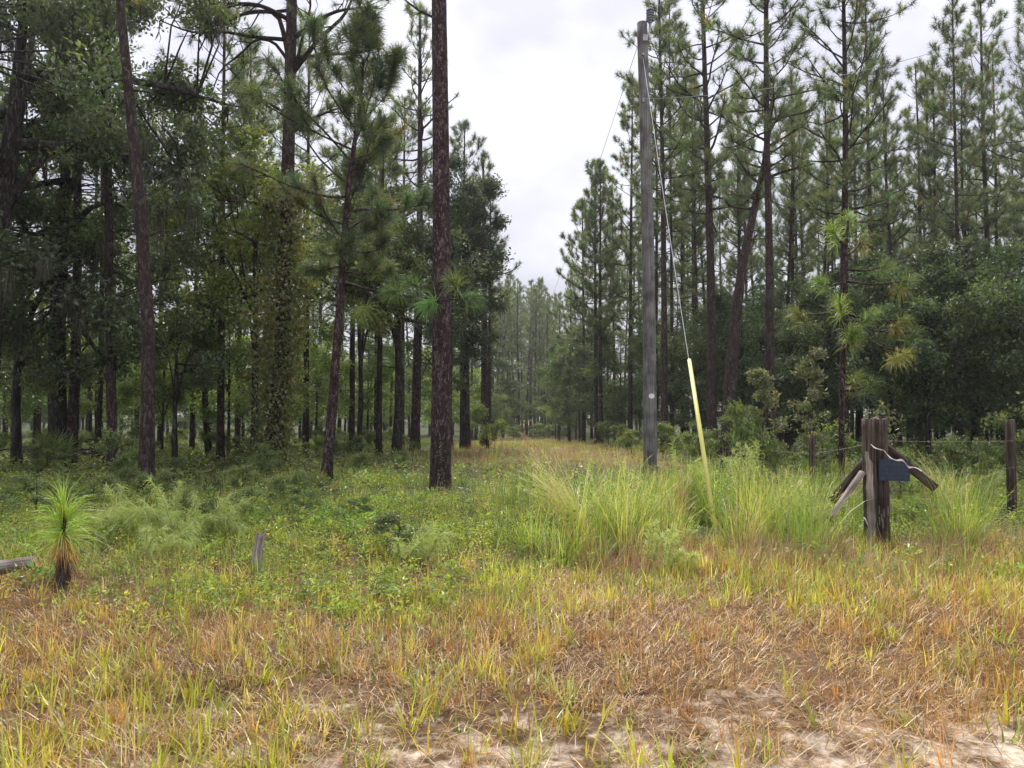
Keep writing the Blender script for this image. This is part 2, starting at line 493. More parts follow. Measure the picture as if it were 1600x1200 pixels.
def trunk_tube(mb, pts, r0, segs=9, flare=.35, taper=.78, rough=.05, rg=None):
    k = len(pts)
    z = np.linspace(0, 1, k)
    L = np.sum(np.linalg.norm(np.diff(pts, axis=0), axis=1))
    r = r0 * (1 - taper * z ** 1.15) * (1 + flare * np.exp(-z * L / 0.45))
    tube(mb, pts, r, segs, rough=rough, rg=rg)
    return r

def gen_pine(seed, H, r0, cb=.45, spread=2.4, nb=46, ntw=5, nn=26, nl=.27, nw=.013, ctrl=None, stubs=6, seg2=False, top=1.0, segs=8, cols=PINE_G, pw=.62):
    """a tall pine: returns meshes of trunk (with its limbs) and crown"""
    rg = np.random.default_rng(seed)
    if ctrl is None:
        sw = rg.normal(size=2) * .25
        ctrl = [(0, 0, -.3), (sw[0] * .3, sw[1] * .3, H * .35), (sw[0], sw[1], H * .7), (sw[0] * .8, sw[1] * 1.2, H)]
    pts = spline(ctrl, max(14, int(H * 1.6)))
    mb = MB()
    trunk_tube(mb, pts, r0, segs, rg=rg)
    def on(t):
        x = t * (len(pts) - 1); i = min(int(x), len(pts) - 2)
        return pts[i] + (pts[i + 1] - pts[i]) * (x - i)
    TP, TD = [], []
    ga = rg.uniform(0, 6.28)
    for i in range(nb):
        u = ((i + rg.uniform(0, 1)) / nb)
        t = cb + (1 - cb) * u * .985
        ga += 2.4 + rg.normal() * .5
        prof = (math.sin(min(u * 1.6 + .35, 1.57)) * (1 - u) ** pw + .12)
        ln = spread * prof * rg.uniform(.55, 1.15)
        el = math.radians(-5 + 50 * u + rg.normal() * 13)
        pine_limb(mb, TP, TD, on(t), ga, ln, el, max(.012, r0 * .30 * (1 - .7 * u) * (ln / spread + .3)), rg, ntw if ln > .8 else 3)
    TP.append(pts[-1]); TD.append(np.array([0, 0, 1.0]))
    for i in range(stubs):
        t = rg.uniform(.25, cb + .05)
        a = rg.uniform(0, 6.28); l = rg.uniform(.2, 1.1)
        b = on(t); d = np.array([math.cos(a), math.sin(a), rg.uniform(-.3, .4)])
        tube(mb, [b, b + d * l * .5, b + d * l + np.array([0, 0, -.15 * l])], [.022, .016, .008], 4, cap=False)
    mc = MB()
    needle_balls(mc, TP, TD, nn, nl, nw, rg, cols, PINE_W, seg2)
    return mb, mc

OAK_G = [(0.072, 0.118, 0.038), (0.105, 0.150, 0.040), (0.055, 0.095, 0.036), (0.15, 0.165, 0.045)]
def gen_oak(seed, H, r0, cz, rad, rz, ncl=520, nlf=38, ls=.075, cols=OAK_G, wts=(5, 4, 4, .8), nlimb=8, lumps=26, trunk_to=.5, lean=(0, 0), flat=.7, ctrl=None, twigs=True, shell=.45, lr_=.24, lf=6):
    """a broad-leaved tree: lumps of leaf clusters carried by limbs; returns meshes of trunk and crown"""
    rg = np.random.default_rng(seed)
    cen = np.array([lean[0], lean[1], cz])
    tz = H * trunk_to
    if ctrl is None:
        ctrl = [(0, 0, -.3), (lean[0] * .25 + rg.normal() * .08, lean[1] * .25, tz * .5), (lean[0] * .6, lean[1] * .6, tz), (lean[0], lean[1], cz + rz * .55)]
    pts = spline(ctrl, 16)
    mb = MB()
    trunk_tube(mb, pts, r0, 8, taper=.8, rough=.07, rg=rg)
    lp = unit(rg.normal(size=(lumps, 3))) * (shell + (1 - shell) * rg.uniform(0, 1, (lumps, 1)) ** .5)
    lp = cen + lp * np.array([rad, rad, rz]) * .88
    lr = rg.uniform(.5, 1.15, lumps) * rad * lr_
    limbs = []
    order = rg.permutation(lumps)[:nlimb]
    for q in order:
        e = lp[q]
        i = rg.integers(lf, max(lf + 2, 13)); b = pts[min(i, 15)]
        mid = b + (e - b) * .5 + np.array([0, 0, .12 * np.linalg.norm(e - b)]) + rg.normal(size=3) * .12 * rad * .4
        pp = spline([b, mid, e], 7)
        l = np.linalg.norm(e - b)
        tube(mb, pp, np.linspace(r0 * .42, r0 * .10, 7), 6, cap=False, rough=.06, rg=rg)
        limbs.append(pp)
    allp = np.concatenate(limbs + [pts[6:]])
    CP = []
    for q in range(ncl):
        k = rg.integers(lumps)
        CP.append(lp[k] + unit(rg.normal(size=3)) * lr[k] * rg.uniform(.25, 1.0) ** .6 * np.array([1, 1, flat]))
    CP = np.array(CP)
    if twigs:
        for q in range(0, ncl, 3):
            dd = np.linalg.norm(allp - CP[q], axis=1); b = allp[np.argmin(dd)]
            l = dd.min()
            if l > .15:
                tube(mb, [b, (b + CP[q]) / 2 + rg.normal(size=3) * .08 * l + np.array([0, 0, .06 * l]), CP[q]], [r0 * .07 + .004, r0 * .05 + .003, .003], 4, cap=False)
    n = ncl * nlf
    cc = palette(rg, ncl, cols, wts, .2)
    B = np.repeat(CP, nlf, 0) + rg.normal(size=(n, 3)) * np.array([1, 1, .7]) * rg.uniform(.6, 1.4, (n, 1)) * min(.17, rad * .085)
    D = rg.normal(size=(n, 3)) + np.array([0, 0, -.15])
    lcol = palette(rg, lumps, [(1, 1, 1)], [1], .22)
    c = np.repeat(cc, nlf, 0) * (1 + .2 * rg.normal(size=(n, 1)))
    mc = MB()
    L = ls * rg.uniform(.6, 1.25, n)
    leaves(mc, B, D, L, L * rg.uniform(.42, .62, n), np.clip(c, .006, .9), rg)
    return mb, mc

def plant_tree(name, label, cat, loc, mt, mc, group=None, rz=0., s=(1, 1, 1)):
    o = thing(name, label, cat, loc, group, rz)
    o.scale = s
    link('trunk', mt, o)
    link('crown', mc, o)
    return o
def at(px, d):
    x = (px - 800) / F * d
    return (float(x), float(d), float(gz(x, d)))

# ------------------------------------------------------------------ the trees one can tell apart
def hero_ctrl(path, d, H):
    """trunk control points, relative to its foot, from surveyed pixels"""
    q = np.array([P(x, y, d) for x, y in path])
    base = np.array([q[0][0], d, float(gz(q[0][0], d))])
    q = q - base
    q[0] = (0, 0, -.3)
    if q[-1][2] < H:
        dr = (q[-1] - q[-2]); dr = dr / dr[2]
        e = q[-1] + dr * (H - q[-1][2]) * np.array([.5, 1, 1]); e[1] = 0
        q = np.vstack([q, e])
    return base, q

def hero_pine(path, d, H, r0, label, seed, group=None, bark_m=None, name='pine_tree', **k):
    k['nw'] = k.get('nw', .013) * 1.15; k['nn'] = int(k.get('nn', 26) * 1.3)
    base, q = hero_ctrl(path, d, H)
    mb, mc = gen_pine(seed, H, r0, ctrl=q, **k)
    return plant_tree(name, label, 'pine tree', base, mb.mesh('pine_trunk', bark_m or M_PBARK2, True), mc.mesh('pine_crown', M_NEEDLE), group)

# the big pine: bark plates modelled on the lower trunk
def big_pine():
    d = 14.5
    base, q = hero_ctrl([(688, 765), (690, 500), (689, 250), (686, 0)], d, 21)
    o = thing('pine_tree', 'tall straight pine with thick scaly reddish trunk at the edge of the grass lane', 'pine tree', base)
    rg = np.random.default_rng(11)
    k = 420
    pts = spline(q, k)
    segs = 40
    L = 21.0
    z = np.linspace(0, 1, k)
    rad = .195 * (1 - .62 * z ** 1.05) * (1 + .22 * np.exp(-z * L / .5))
    a = np.linspace(0, 2 * math.pi, segs, endpoint=False)
    # plates: nearest of jittered cells in (angle*radius, height)
    H_ = z * L
    cells_a, cells_z = 17, 190
    ca = (np.arange(cells_a)[None, :] + rg.uniform(-.4, .4, (cells_z, cells_a)) + .5 * (np.arange(cells_z) % 2)[:, None])
    cz_ = (np.arange(cells_z)[:, None] + rg.uniform(-.45, .45, (cells_z, cells_a)))
    hgt = rg.uniform(.3, 1.0, (cells_z, cells_a))
    R = np.zeros((k, segs))
    for i in range(k):
        zz = H_[i] / L * cells_z
        r_ = np.arange(max(0, int(zz) - 2), min(cells_z, int(zz) + 3))
        da = np.abs(a[:, None, None] / (2 * math.pi) * cells_a - (ca[r_][None] % cells_a)); da = np.minimum(da, cells_a - da)
        dz = np.abs(cz_[r_][None] - zz)
        dist = np.sqrt(da ** 2 + dz ** 2).reshape(segs, -1)
        so = np.sort(dist, 1)
        edge = np.clip((so[:, 1] - so[:, 0]) / .22, 0, 1)
        hh = hgt[r_].reshape(-1)[np.argmin(dist, 1)]
        R[i] = rad[i] * (1 + .035 * edge * hh - .02)
    V = pts[:, None, :] + np.stack([np.cos(a)[None] * R, np.sin(a)[None] * R, np.zeros_like(R)], -1)
    i = np.arange(k - 1)[:, None] * segs; j = np.arange(segs)[None]; j2 = (j + 1) % segs
    mb = MB()
    mb.add(V.reshape(-1, 3), np.stack([i + j, i + j2, i + segs + j2, i + segs + j], -1).reshape(-1, 4))
    link('trunk', mb.mesh('big_pine_trunk', M_PBARK, True), o)
    mw, TP, TD = MB(), [], []
    ga = 0
    for u in np.linspace(0, 1, 40):
        ga += 2.4
        t = .47 + .53 * u
        b = pts[int(t * (k - 1))]
        pine_limb(mw, TP, TD, b, ga, 3.0 * (1 - u) ** .6 + .4, math.radians(10 + 40 * u), .05 * (1 - .6 * u), rg, 6)
    b = pts[int(.437 * (k - 1))]
    pine_limb(mw, TP, TD, b, math.pi, 1.1, .25, .03, rg, 3)
    link('limb', mw.mesh('big_pine_limb', M_PBARK2, True), o)
    mc = MB()
    needle_balls(mc, TP, TD, 40, .3, .009, rg)
    link('crown', mc.mesh('big_pine_crown', M_NEEDLE), o)
    # pale lichen and creeper sprig near the foot, as the photograph shows
    mv = MB()
    n = 60
    zz = rg.uniform(.1, .9, n)
    aa = rg.normal(-1.45, .22, n)
    B = np.stack([np.cos(aa) * .215, np.sin(aa) * .215, zz], 1)
    leaves(mv, B, np.stack([np.cos(aa), np.sin(aa), rg.normal(size=n)], 1), np.full(n, .035), np.full(n, .022), palette(rg, n, [(.2, .22, .06), (.35, .33, .2)], [2, 1]), rg)
    v = link('climbing_vine', mv.mesh('climbing_vine', M_LEAF), None, base)
    tag(v, 'small pale creeper climbing the foot of the thick scaly pine', 'vine')
big_pine()

hero_pine([(508, 755), (522, 600), (535, 420), (547, 268), (562, 170)], 15.8, 8.8, .115, 'slim leaning pine with pinkish trunk and full green crown beside the thick scaly pine', 21,
          bark_m=M_PBARK, cb=.50, spread=2.5, nb=30, ntw=9, pw=.25, nn=64, nl=.32, nw=.009, segs=10, seg2=True, stubs=5)
# its low limb that reaches across in front of the big trunk
def low_limb():
    d = 15.0
    rg = np.random.default_rng(5)
    host = [o for o in bpy.data.objects if o.get('label', '').startswith('slim leaning pine')][0]
    off = -np.array(host.location)
    mw = MB()
    pts = [P(534, 440, 15.8), P(575, 452, 15.2), P(640, 462, 14.4), P(690, 468, 13.9), P(738, 466, 13.7)]
    pts = spline(np.array(pts) + off, 12)
    tube(mw, pts, np.linspace(.034, .014, 12), 6)
    side = [((600, 455), (563, 490), 14.6), ((650, 462), (610, 455), 14.2), ((700, 468), (668, 478), 13.8), ((665, 465), (640, 440), 14.0), ((720, 468), (705, 440), 13.6)]
    TP, TD = [pts[-1]], [np.array([1, 0, -.2])]
    for a_, b_, dd in side:
        A, B = P(*a_, dd) + off, P(*b_, dd - .2) + off
        tube(mw, spline([A, (A + B) / 2 + np.array([0, 0, .04]), B], 4), [.012, .01, .008, .006], 4)
        TP.append(B); TD.append(B - A + np.array([0, 0, -.1]))
    l = link('limb', mw.mesh('low_limb', M_PBARK2, True), host)
    l['label'] = 'thin low limb reaching across the thick trunk'
    for p_, d_ in zip(TP, TD):
        mc = MB()
        needle_balls(mc, [p_], [d_], 170, .40, .0085, rg, [(.14, .23, .055), (.19, .27, .06), (.10, .18, .05)], [3, 2, 2], True, .6, .8, .2)
        link('needle_tuft', mc.mesh('needle_tuft', M_NEEDLE), host)
low_limb()

def limbed_pine():
    """dark vine-hung pine with bare crooked limbs near the top of the frame"""
    d = 19.0
    base, q = hero_ctrl([(424, 735), (440, 560), (446, 380), (452, 180), (456, 0)], d, 19)
    o = thing('pine_tree', 'dark thick pine wrapped in vines with crooked bare limbs high up', 'pine tree', base)
    rg = np.random.default_rng(31)
    pts = spline(q, 40)
    mb = MB(); trunk_tube(mb, pts, .215, 12, rough=.05, rg=rg, taper=.7)
    link('trunk', mb.mesh('dark_pine_trunk', M_PBARK2, True), o)
    b = -base
    TP, TD = [], []
    crooked = [[(452, 100), (445, 60), (430, 22), (395, 18), (350, 35), (320, 45)], [(450, 95), (425, 65), (400, 62), (375, 85), (345, 110), (330, 150)],
               [(448, 62), (400, 58), (350, 50), (300, 50), (250, 32)], [(458, 120), (475, 50), (485, 10), (480, -40)], [(460, 110), (500, 60), (540, 20), (560, -30)], [(460, 90), (520, 85), (570, 80), (600, 70)],
               [(450, 30), (410, 10), (340, 5), (270, -5)], [(446, 330), (400, 318), (340, 312)], [(458, 60), (520, 20), (590, 10)], [(450, 0), (400, -30), (300, -40)], [(452, 210), (500, 180), (540, 165)], [(450, 180), (400, 150), (370, 145)]]
    for path in crooked:
        mw = MB()
        ds = d + np.linspace(0, rg.uniform(-1.8, 1.2), len(path))
        pp = spline([P(x, y, dd) + b for (x, y), dd in zip(path, ds)], 12)
        r = rg.uniform(.045, .075)
        tube(mw, pp, np.linspace(r, r * .3, 12), 6, rough=.08, rg=rg)
        for k in range(9):
            i = rg.integers(4, 12); f = pp[i]
            dr = unit(pp[i] - pp[i - 1] + rg.normal(size=3) * .75 + np.array([0, 0, .2])); ln = rg.uniform(.3, .95)
            m_ = f + dr * ln * .5 + rg.normal(size=3) * .06; e = f + dr * ln + np.array([0, 0, .12 * ln])
            tube(mw, [f, m_, e], [r * .3, r * .22, r * .14], 4)
            if rg.random() < .62: TP.append(e); TD.append(dr)
            for kk in range(2):
                e2 = m_ + unit(dr + rg.normal(size=3) * .9) * rg.uniform(.2, .45)
                tube(mw, [m_, (m_ + e2) / 2 + rg.normal(size=3) * .03, e2], [r * .2, r * .15, r * .1], 4)
                if rg.random() < .4: TP.append(e2); TD.append(e2 - m_)
        link('limb', mw.mesh('crooked_limb', M_PBARK2, True), o)
    mw = MB(); ga = 0
    for u in np.linspace(0, 1, 26):
        ga += 2.4
        pine_limb(mw, TP, TD, pts[int((.62 + .38 * u) * 39)], ga, 3.2 * (1 - u) ** .6 + .4, math.radians(8 + 45 * u), .05 * (1 - .6 * u), rg, 6)
    link('limb', mw.mesh('upper_limb', M_PBARK2, True), o)
    mc = MB(); needle_balls(mc, TP, TD, 34, .28, .009, rg, droop=.7)
    link('crown', mc.mesh('limbed_pine_crown', M_NEEDLE), o)
    # vine thicket round the lower trunk
    n = 11000
    zz = 7.0 * rg.uniform(0, 1, n) ** .8
    aa = rg.uniform(0, 6.283, n)
    rr = .20 + np.abs(rg.normal(size=n)) * (.18 + .42 * np.clip(fbm(aa, zz * 1.3, 1.0, 14), 0, 1)) + .18 * np.clip(fbm(aa * 2, zz * 1.5, 1.0, 4), 0, 1)
    ctr = np.array([pts[np.clip(int(z_ / 19 * 39), 0, 39)] for z_ in zz])
    B = np.stack([ctr[:, 0] + np.cos(aa) * rr, ctr[:, 1] + np.sin(aa) * rr, zz], 1)
    mv = MB()
    L = rg.uniform(.06, .12, n)
    leaves(mv, B, rg.normal(size=(n, 3)) + np.array([0, 0, -.8]), L, L * .7, palette(rg, n, [(.10, .14, .035), (.16, .19, .045), (.22, .18, .05), (.16, .09, .045)], [5, 4, 2, .7]), rg)
    v = link('climbing_vine', mv.mesh('trunk_vine', M_LEAF), None, base)
    tag(v, 'leafy olive vine cloaking the lower trunk of the dark thick pine', 'vine')
limbed_pine()

# trunks of the shaded wood
hero_pine([(228, 775), (231, 520), (216, 300), (196, 90), (188, 0)], 14.4, 16, .135, 'bent dark pine trunk leaning out from the mossy oak', 41, cb=.72, spread=2.2, nb=26, nn=34, nw=.01, segs=10)
hero_pine([(178, 738), (172, 520), (169, 260), (168, 0)], 18.0, 17, .125, 'straight dark pine just behind the bent trunk by the mossy oak', 42, cb=.66, spread=2.2, nb=28, nn=30, nw=.011)
hero_pine([(110, 738), (118, 560), (121, 400), (122, 200)], 20.5, 16, .15, 'pale barked pine standing over the saw palmetto clump', 43, bark_m=M_PBARK, cb=.6, spread=2.2, nb=30, nn=26)
hero_pine([(80, 712), (92, 560), (98, 350), (100, 100)], 26.0, 18, .15, 'dark pine behind the brush pile in deep shade', 44, cb=.55, spread=2.4, nb=34, nn=26)
hero_pine([(152, 715), (158, 560), (160, 350), (160, 100)], 24.0, 17, .09, 'thin dark pine between the palmetto pine and the bent trunk', 45, cb=.6, spread=1.9, nb=28, nn=26)
hero_pine([(648, 700), (652, 560), (656, 350), (656, 100)], 31.0, 18.2, .20, 'reddish pine with open crown rising behind the thick scaly pine', 46, bark_m=M_PBARK, cb=.55, spread=2.6, nb=42, nn=30, nw=.013)
hero_pine([(757, 690), (757, 560), (756, 420), (755, 250)], 37.0, 13.0, .20, 'grey barked pine on the lane edge, thicker of a close pair', 47, bark_m=M_PBARK, cb=.40, spread=2.1, nb=44, nn=34, nw=.014)
hero_pine([(765, 694), (765, 560), (766, 420), (766, 300)], 35.0, 10.5, .095, 'thin dark pine on the lane edge touching the thicker grey one', 48, cb=.5, spread=1.4, nb=30, nn=30, nw=.014)

hero_pine([(402, 700), (400, 500), (396, 300), (392, 120)], 25.0, 13.5, .12, 'bushy green pine crowding behind the vine wrapped pine', 49, cb=.42, spread=2.6, nb=52, nn=40, nw=.013, ntw=6)
hero_pine([(592, 700), (594, 500), (597, 330), (600, 200)], 27.0, 12.0, .11, 'bushy green pine crown between the slim leaning pine and the thick scaly pine', 50, cb=.42, spread=2.5, nb=50, nn=40, nw=.013, ntw=6)
hero_pine([(300, 700), (304, 500), (310, 350), (314, 200)], 28.0, 11.5, .10, 'pine with soft crown showing beside the patch of sky by the mossy oak', 51, cb=.42, spread=2.2, nb=44, nn=36, nw=.013, ntw=6)

for px, d, H, lb, q in [(345, 22.5, 14.5, 'feathery pine filling the sky between bent trunk and vine wrapped pine', 520), (478, 28, 16, 'tall full pine crown just past the vine wrapped pine', 521), (550, 30, 15, 'full pine behind the fork of the slim leaning pine', 522),
                        (628, 34, 15.5, 'full pine crown behind the reddish open crowned pine', 523), (722, 36, 15.2, 'dense rounded pine crown bordering the open sky beside the thick scaly pine', 524), (250, 33, 15, 'pine crown half hidden behind the bent trunk', 525)]:
    hero_pine([(px, 690), (px + 1, 500), (px + 3, 300), (px + 4, 200)], d, H, .12, lb, q, cb=.40, spread=2.7 if q != 524 else 2.3, nb=58, nn=30, nw=.014, ntw=6, pw=.45)

# the pines right of the lane that stand out
def rp(path, d, H, r0, label, seed, **k):
    k['nn'] = int(k.get('nn', 30) * 1.35); k['nw'] = k.get('nw', .011) * 1.15; k['cb'] = k['cb'] - .08; k['nb'] = int(k['nb'] * 1.3); k['spread'] = k['spread'] * 1.15; k['ntw'] = 6
    return hero_pine(path, d, H, r0, label, seed, **k)
rp([(1038, 700), (1037, 400), (1034, 200), (1030, 0)], 29, 18.5, .14, 'tall pine close behind the grey utility pole', 61, cb=.58, spread=2.3, nb=42)
rp([(1113, 690), (1110, 400), (1104, 200), (1098, 0)], 27, 19, .19, 'tall pine behind the yellow guy guard, dark and slightly bowed', 62, cb=.52, spread=2.5, nb=44)
rp([(1203, 720), (1202, 400), (1198, 200), (1197, 0)], 21, 18, .135, 'straight slender pine beside the leaning dark trunk', 63, cb=.58, spread=2.4, nb=40, nn=36, nw=.009)
rp([(1319, 700), (1319, 400), (1321, 200), (1318, 0)], 24, 18, .15, 'straight pine behind the young tufted longleaf pine', 64, cb=.50, spread=2.6, nb=46, nn=36, nw=.01)
rp([(1362, 700), (1361, 400), (1356, 200), (1352, 0)], 31, 18, .14, 'dark pine rising behind the fence corner posts', 65, cb=.5, spread=2.4, nb=42)
rp([(1496, 690), (1496, 400), (1492, 200), (1488, 0)], 29, 17.5, .11, 'slender pine over the dark thicket past the fence corner', 66, cb=.5, spread=2.2, nb=42)
rp([(1545, 690), (1543, 400), (1536, 200), (1532, 0)], 33, 18.5, .15, 'pine above the thicket behind the single fence post', 67, cb=.5, spread=2.4, nb=42)
rp([(1438, 690), (1438, 400), (1434, 200), (1430, 100)], 35, 16, .12, 'pine in the gap of sky between the fence corner and the single post', 68, cb=.45, spread=2.0, nb=40)
rp([(912, 690), (912, 560), (911, 420), (910, 330)], 47, 15.0, .13, 'pine at the lane mouth, first beyond the evergreen thicket', 69, cb=.42, spread=2.6, nb=44, nw=.016)
rp([(932, 690), (931, 560), (930, 420), (930, 300)], 43, 15.8, .13, 'pine with paired trunk neighbour by the evergreen thicket', 70, cb=.45, spread=2.3, nb=44, nw=.016)
rp([(940, 690), (938, 560), (938, 420), (938, 300)], 42, 15.5, .12, 'thinner neighbour in the pine pair by the evergreen thicket', 71, cb=.5, spread=2.0, nb=40, nw=.016)
rp([(985, 690), (985, 500), (986, 350), (988, 150)], 40, 19.0, .13, 'tall pine whose crown shows against open sky beside the utility pole', 72, cb=.40, spread=2.7, nb=52, nw=.015)
rp([(1050, 690), (1049, 400), (1047, 200), (1046, 0)], 34, 19, .09, 'thin pine glimpsed between the utility pole and guy wire', 73, cb=.55, spread=2.1, nb=40)

def leaning_trunk():
    d = 23.0
    base, q = hero_ctrl([(1133, 692), (1146, 540), (1163, 400), (1180, 320), (1200, 220)], d, 11.0)
    mb, mc = gen_pine(77, 11.0, .22, ctrl=q, cb=.70, spread=2.0, nb=26, nn=34, nw=.012, ntw=6, pw=.4)
    plant_tree('leaning_tree', 'thick dark trunk leaning over beside the straight slender pine', 'tree', base, mb.mesh('leaning_trunk', M_PBARK2, True), mc.mesh('leaning_crown', M_NEEDLE))
leaning_trunk()

def mossy_oak():
    base = np.array(at(-40, 17.0))
    mb, mc = gen_oak(81, 13.5, .34, 7.8, 5.6, 6.4, 1700, 34, .135, cols=[(.09, .14, .052), (.12, .17, .056), (.07, .11, .046), (.15, .18, .06)], nlimb=16, lumps=90, lr_=.17, lean=(1.0, 0), shell=.25)
    o = plant_tree('live_oak', 'huge dark live oak hung with grey moss at the edge of the wood', 'oak tree', base, mb.mesh('live_oak_trunk', M_OBARK, True), mc.mesh('live_oak_crown', M_LEAF))
    rg = np.random.default_rng(82)
    V = np.concatenate(mc.V)
    mm = MB()
    spots = V[rg.choice(len(V), 230)]
    spots = spots[(spots[:, 2] > 3.0)]
    n = 60
    B = np.repeat(spots, n, 0) + rg.normal(size=(len(spots) * n, 3)) * np.array([.10, .10, .05])
    L = np.repeat(rg.uniform(.25, 1.1, len(spots)), n) * rg.uniform(.4, 1.1, len(spots) * n)
    D = np.array([0, 0, -1.0]) + rg.normal(size=(len(B), 3)) * np.array([.12, .12, .05])
    needles(mm, B, D, L, np.full(len(B), .012), palette(rg, len(B), [(.13, .125, .10), (.09, .085, .065), (.17, .17, .14)], [3, 3, 1]), rg, .6, True)
    link('hanging_moss', mm.mesh('hanging_moss', M_MOSS), o)
mossy_oak()

def moss_oak_two():
    mb, mc = gen_oak(84, 14.5, .26, 8.6, 3.9, 5.6, 900, 32, .13, cols=[(.09, .14, .052), (.12, .17, .056), (.07, .11, .046), (.15, .18, .06)], nlimb=12, lumps=46, shell=.25, lr_=.2)
    plant_tree('live_oak', 'second dark live oak filling the wood edge behind the bent trunk', 'oak tree', at(95, 20.5), mb.mesh('live_oak_trunk', M_OBARK, True), mc.mesh('live_oak_crown', M_LEAF))
moss_oak_two()

def oak(px, d, H, r0, cz, rad, rz, label, seed, name='oak_tree', cat='oak tree', group=None, **k):
    mb, mc = gen_oak(seed, H, r0, cz, rad, rz, **k)
    return plant_tree(name, label, cat, at(px, d), mb.mesh('oak_trunk', M_OBARK, True), mc.mesh('oak_crown', M_LEAF), group)
OLIVE = [(.165, .23, .045), (.23, .275, .05), (.12, .17, .04), (.30, .27, .06)]
oak(398, 20.5, 8.8, .11, 5.6, 2.9, 3.6, 'olive leaved young oak crowded against the vine wrapped pine', 91, cols=OLIVE, ncl=520, nlf=26, lumps=40, shell=.25, ls=.13, lr_=.2)
oak(330, 24.0, 9.0, .12, 6.0, 2.8, 3.2, 'slender oak with thin see-through crown between bent trunk and vine wrapped pine', 92, cols=OLIVE, ncl=360, nlf=26, lumps=32, shell=.3, ls=.13, lr_=.2)
oak(620, 27.0, 9.5, .19, 6.3, 3.6, 3.4, 'dark forked oak standing behind the slim leaning pine', 93, ncl=620, nlf=28, lumps=42, shell=.3, ls=.13, lr_=.2, cols=[(.07, .105, .036), (.095, .13, .042), (.055, .085, .034)], wts=(4, 3, 3))
oak(560, 25.0, 9.0, .10, 6.4, 2.6, 3.0, 'light leaved oak filling the gap behind the slim leaning pine', 94, cols=OLIVE, ncl=360, nlf=26, lumps=32, shell=.3, ls=.13, lr_=.2)
oak(728, 34.0, 13.4, .2, 8.4, 2.2, 5.4, 'dense rounded dark evergreen beside the lane edge pines', 95, ncl=1100, nlf=34, lumps=64, shell=.3, ls=.15, lr_=.2, cols=[(.085, .13, .055), (.11, .155, .06), (.065, .105, .048)], wts=(4, 3, 3), nlimb=10)
oak(705, 32.0, 7.0, .12, 4.3, 2.2, 2.6, 'low dark oak just behind the foot of the thick scaly pine', 96, ncl=320, nlf=26, lumps=24, shell=.3, ls=.12, cols=[(.07, .105, .036), (.095, .13, .042), (.055, .085, .034)], wts=(4, 3, 3))
oak(275, 19.0, 5.5, .08, 3.2, 1.9, 1.7, 'shady low oak drooping between bent trunk and vine wrapped pine', 97, ncl=300, nlf=26, lumps=22, shell=.3, ls=.10)
oak(30, 21.0, 8.0, .15, 5.0, 3.0, 3.4, 'dark oak in deep shade under the mossy live oak', 98, ncl=420, nlf=28, lumps=30, shell=.3, ls=.12, cols=[(.05, .08, .03), (.07, .10, .034)], wts=(1, 1))

# ------------------------------------------------------------------ shared makes for the wood behind
PINES = []
for i in range(7):
    mb, mc = gen_pine(200 + i, 18.0, .135, cb=[.36, .46, .40, .48, .32, .42, .52][i], spread=[2.7, 2.3, 2.9, 2.1, 2.5, 2.7, 1.9][i], nb=[58, 54, 62, 50, 64, 56, 46][i], ntw=6, nn=32, nw=.017, nl=.32, segs=7)
    PINES.append((mb.mesh('wood_pine_trunk', M_PBARK2, True), mc.mesh('wood_pine_crown', M_NEEDLE)))
THICK = []
for i in range(5):
    mb, mc = gen_oak(300 + i, 8.0, .10, 4.1, 2.5, 3.8, 520, 30, .135, nlimb=8, lumps=44, lr_=.2, shell=.3, trunk_to=.3,
                     cols=[(.065, .11, .036), (.09, .14, .04), (.05, .085, .034), (.13, .16, .045)], wts=(4, 4, 3, 1))
    THICK.append((mb.mesh('thicket_trunk', M_OBARK, True), mc.mesh('thicket_crown', M_LEAF)))
LIGHT = []
for i in range(3):
    mb, mc = gen_oak(350 + i, 8.0, .08, 4.3, 2.6, 3.7, 420, 26, .14, nlimb=8, lumps=40, shell=.3, trunk_to=.3, lr_=.2,
                     cols=[(.14, .22, .05), (.19, .27, .06), (.105, .165, .045), (.24, .27, .075)], wts=(4, 4, 2, 1))
    LIGHT.append((mb.mesh('understorey_trunk', M_OBARK, True), mc.mesh('understorey_crown', M_LEAF)))
SHRUB = []
for i in range(5):
    mb, mc = gen_oak(400 + i, 1.7, .022, .95, .85, .75, 130, 26, .075, nlimb=6, lumps=14, shell=.3, trunk_to=.25, twigs=True,
                     cols=[(.13, .20, .045), (.18, .24, .055), (.095, .15, .04), (.25, .26, .075)], wts=(4, 4, 3, 1))
    SHRUB.append((mb.mesh('shrub_stem', M_OBARK, True), mc.mesh('shrub_crown', M_LEAF)))

R = random.Random(5)
MARKS = [(20, 'mossy live oak'), (110, 'pale barked pine'), (225, 'bent dark trunk'), (330, 'slender see-through oak'), (430, 'vine wrapped pine'), (515, 'slim leaning pine'), (605, 'dark forked oak'), (690, 'thick scaly pine'), (755, 'lane edge pair'),
         (900, 'lane corner evergreens'), (1012, 'utility pole'), (1085, 'yellow guy guard'), (1145, 'leaning dark trunk'), (1202, 'straight slender pine'), (1268, 'lone fence post'), (1319, 'young tufted pine'), (1375, 'fence corner'), (1470, 'feathery fence tussock'), (1578, 'single fence post'), (1680, 'end of the fence')]
ORD = ['first', 'second', 'third', 'fourth', 'fifth', 'sixth', 'seventh', 'eighth', 'ninth', 'tenth', 'eleventh', 'twelfth']
NUM = ['', 'one', 'two', 'three', 'four', 'five', 'six', 'seven', 'eight', 'nine', 'ten', 'eleven', 'twelve']
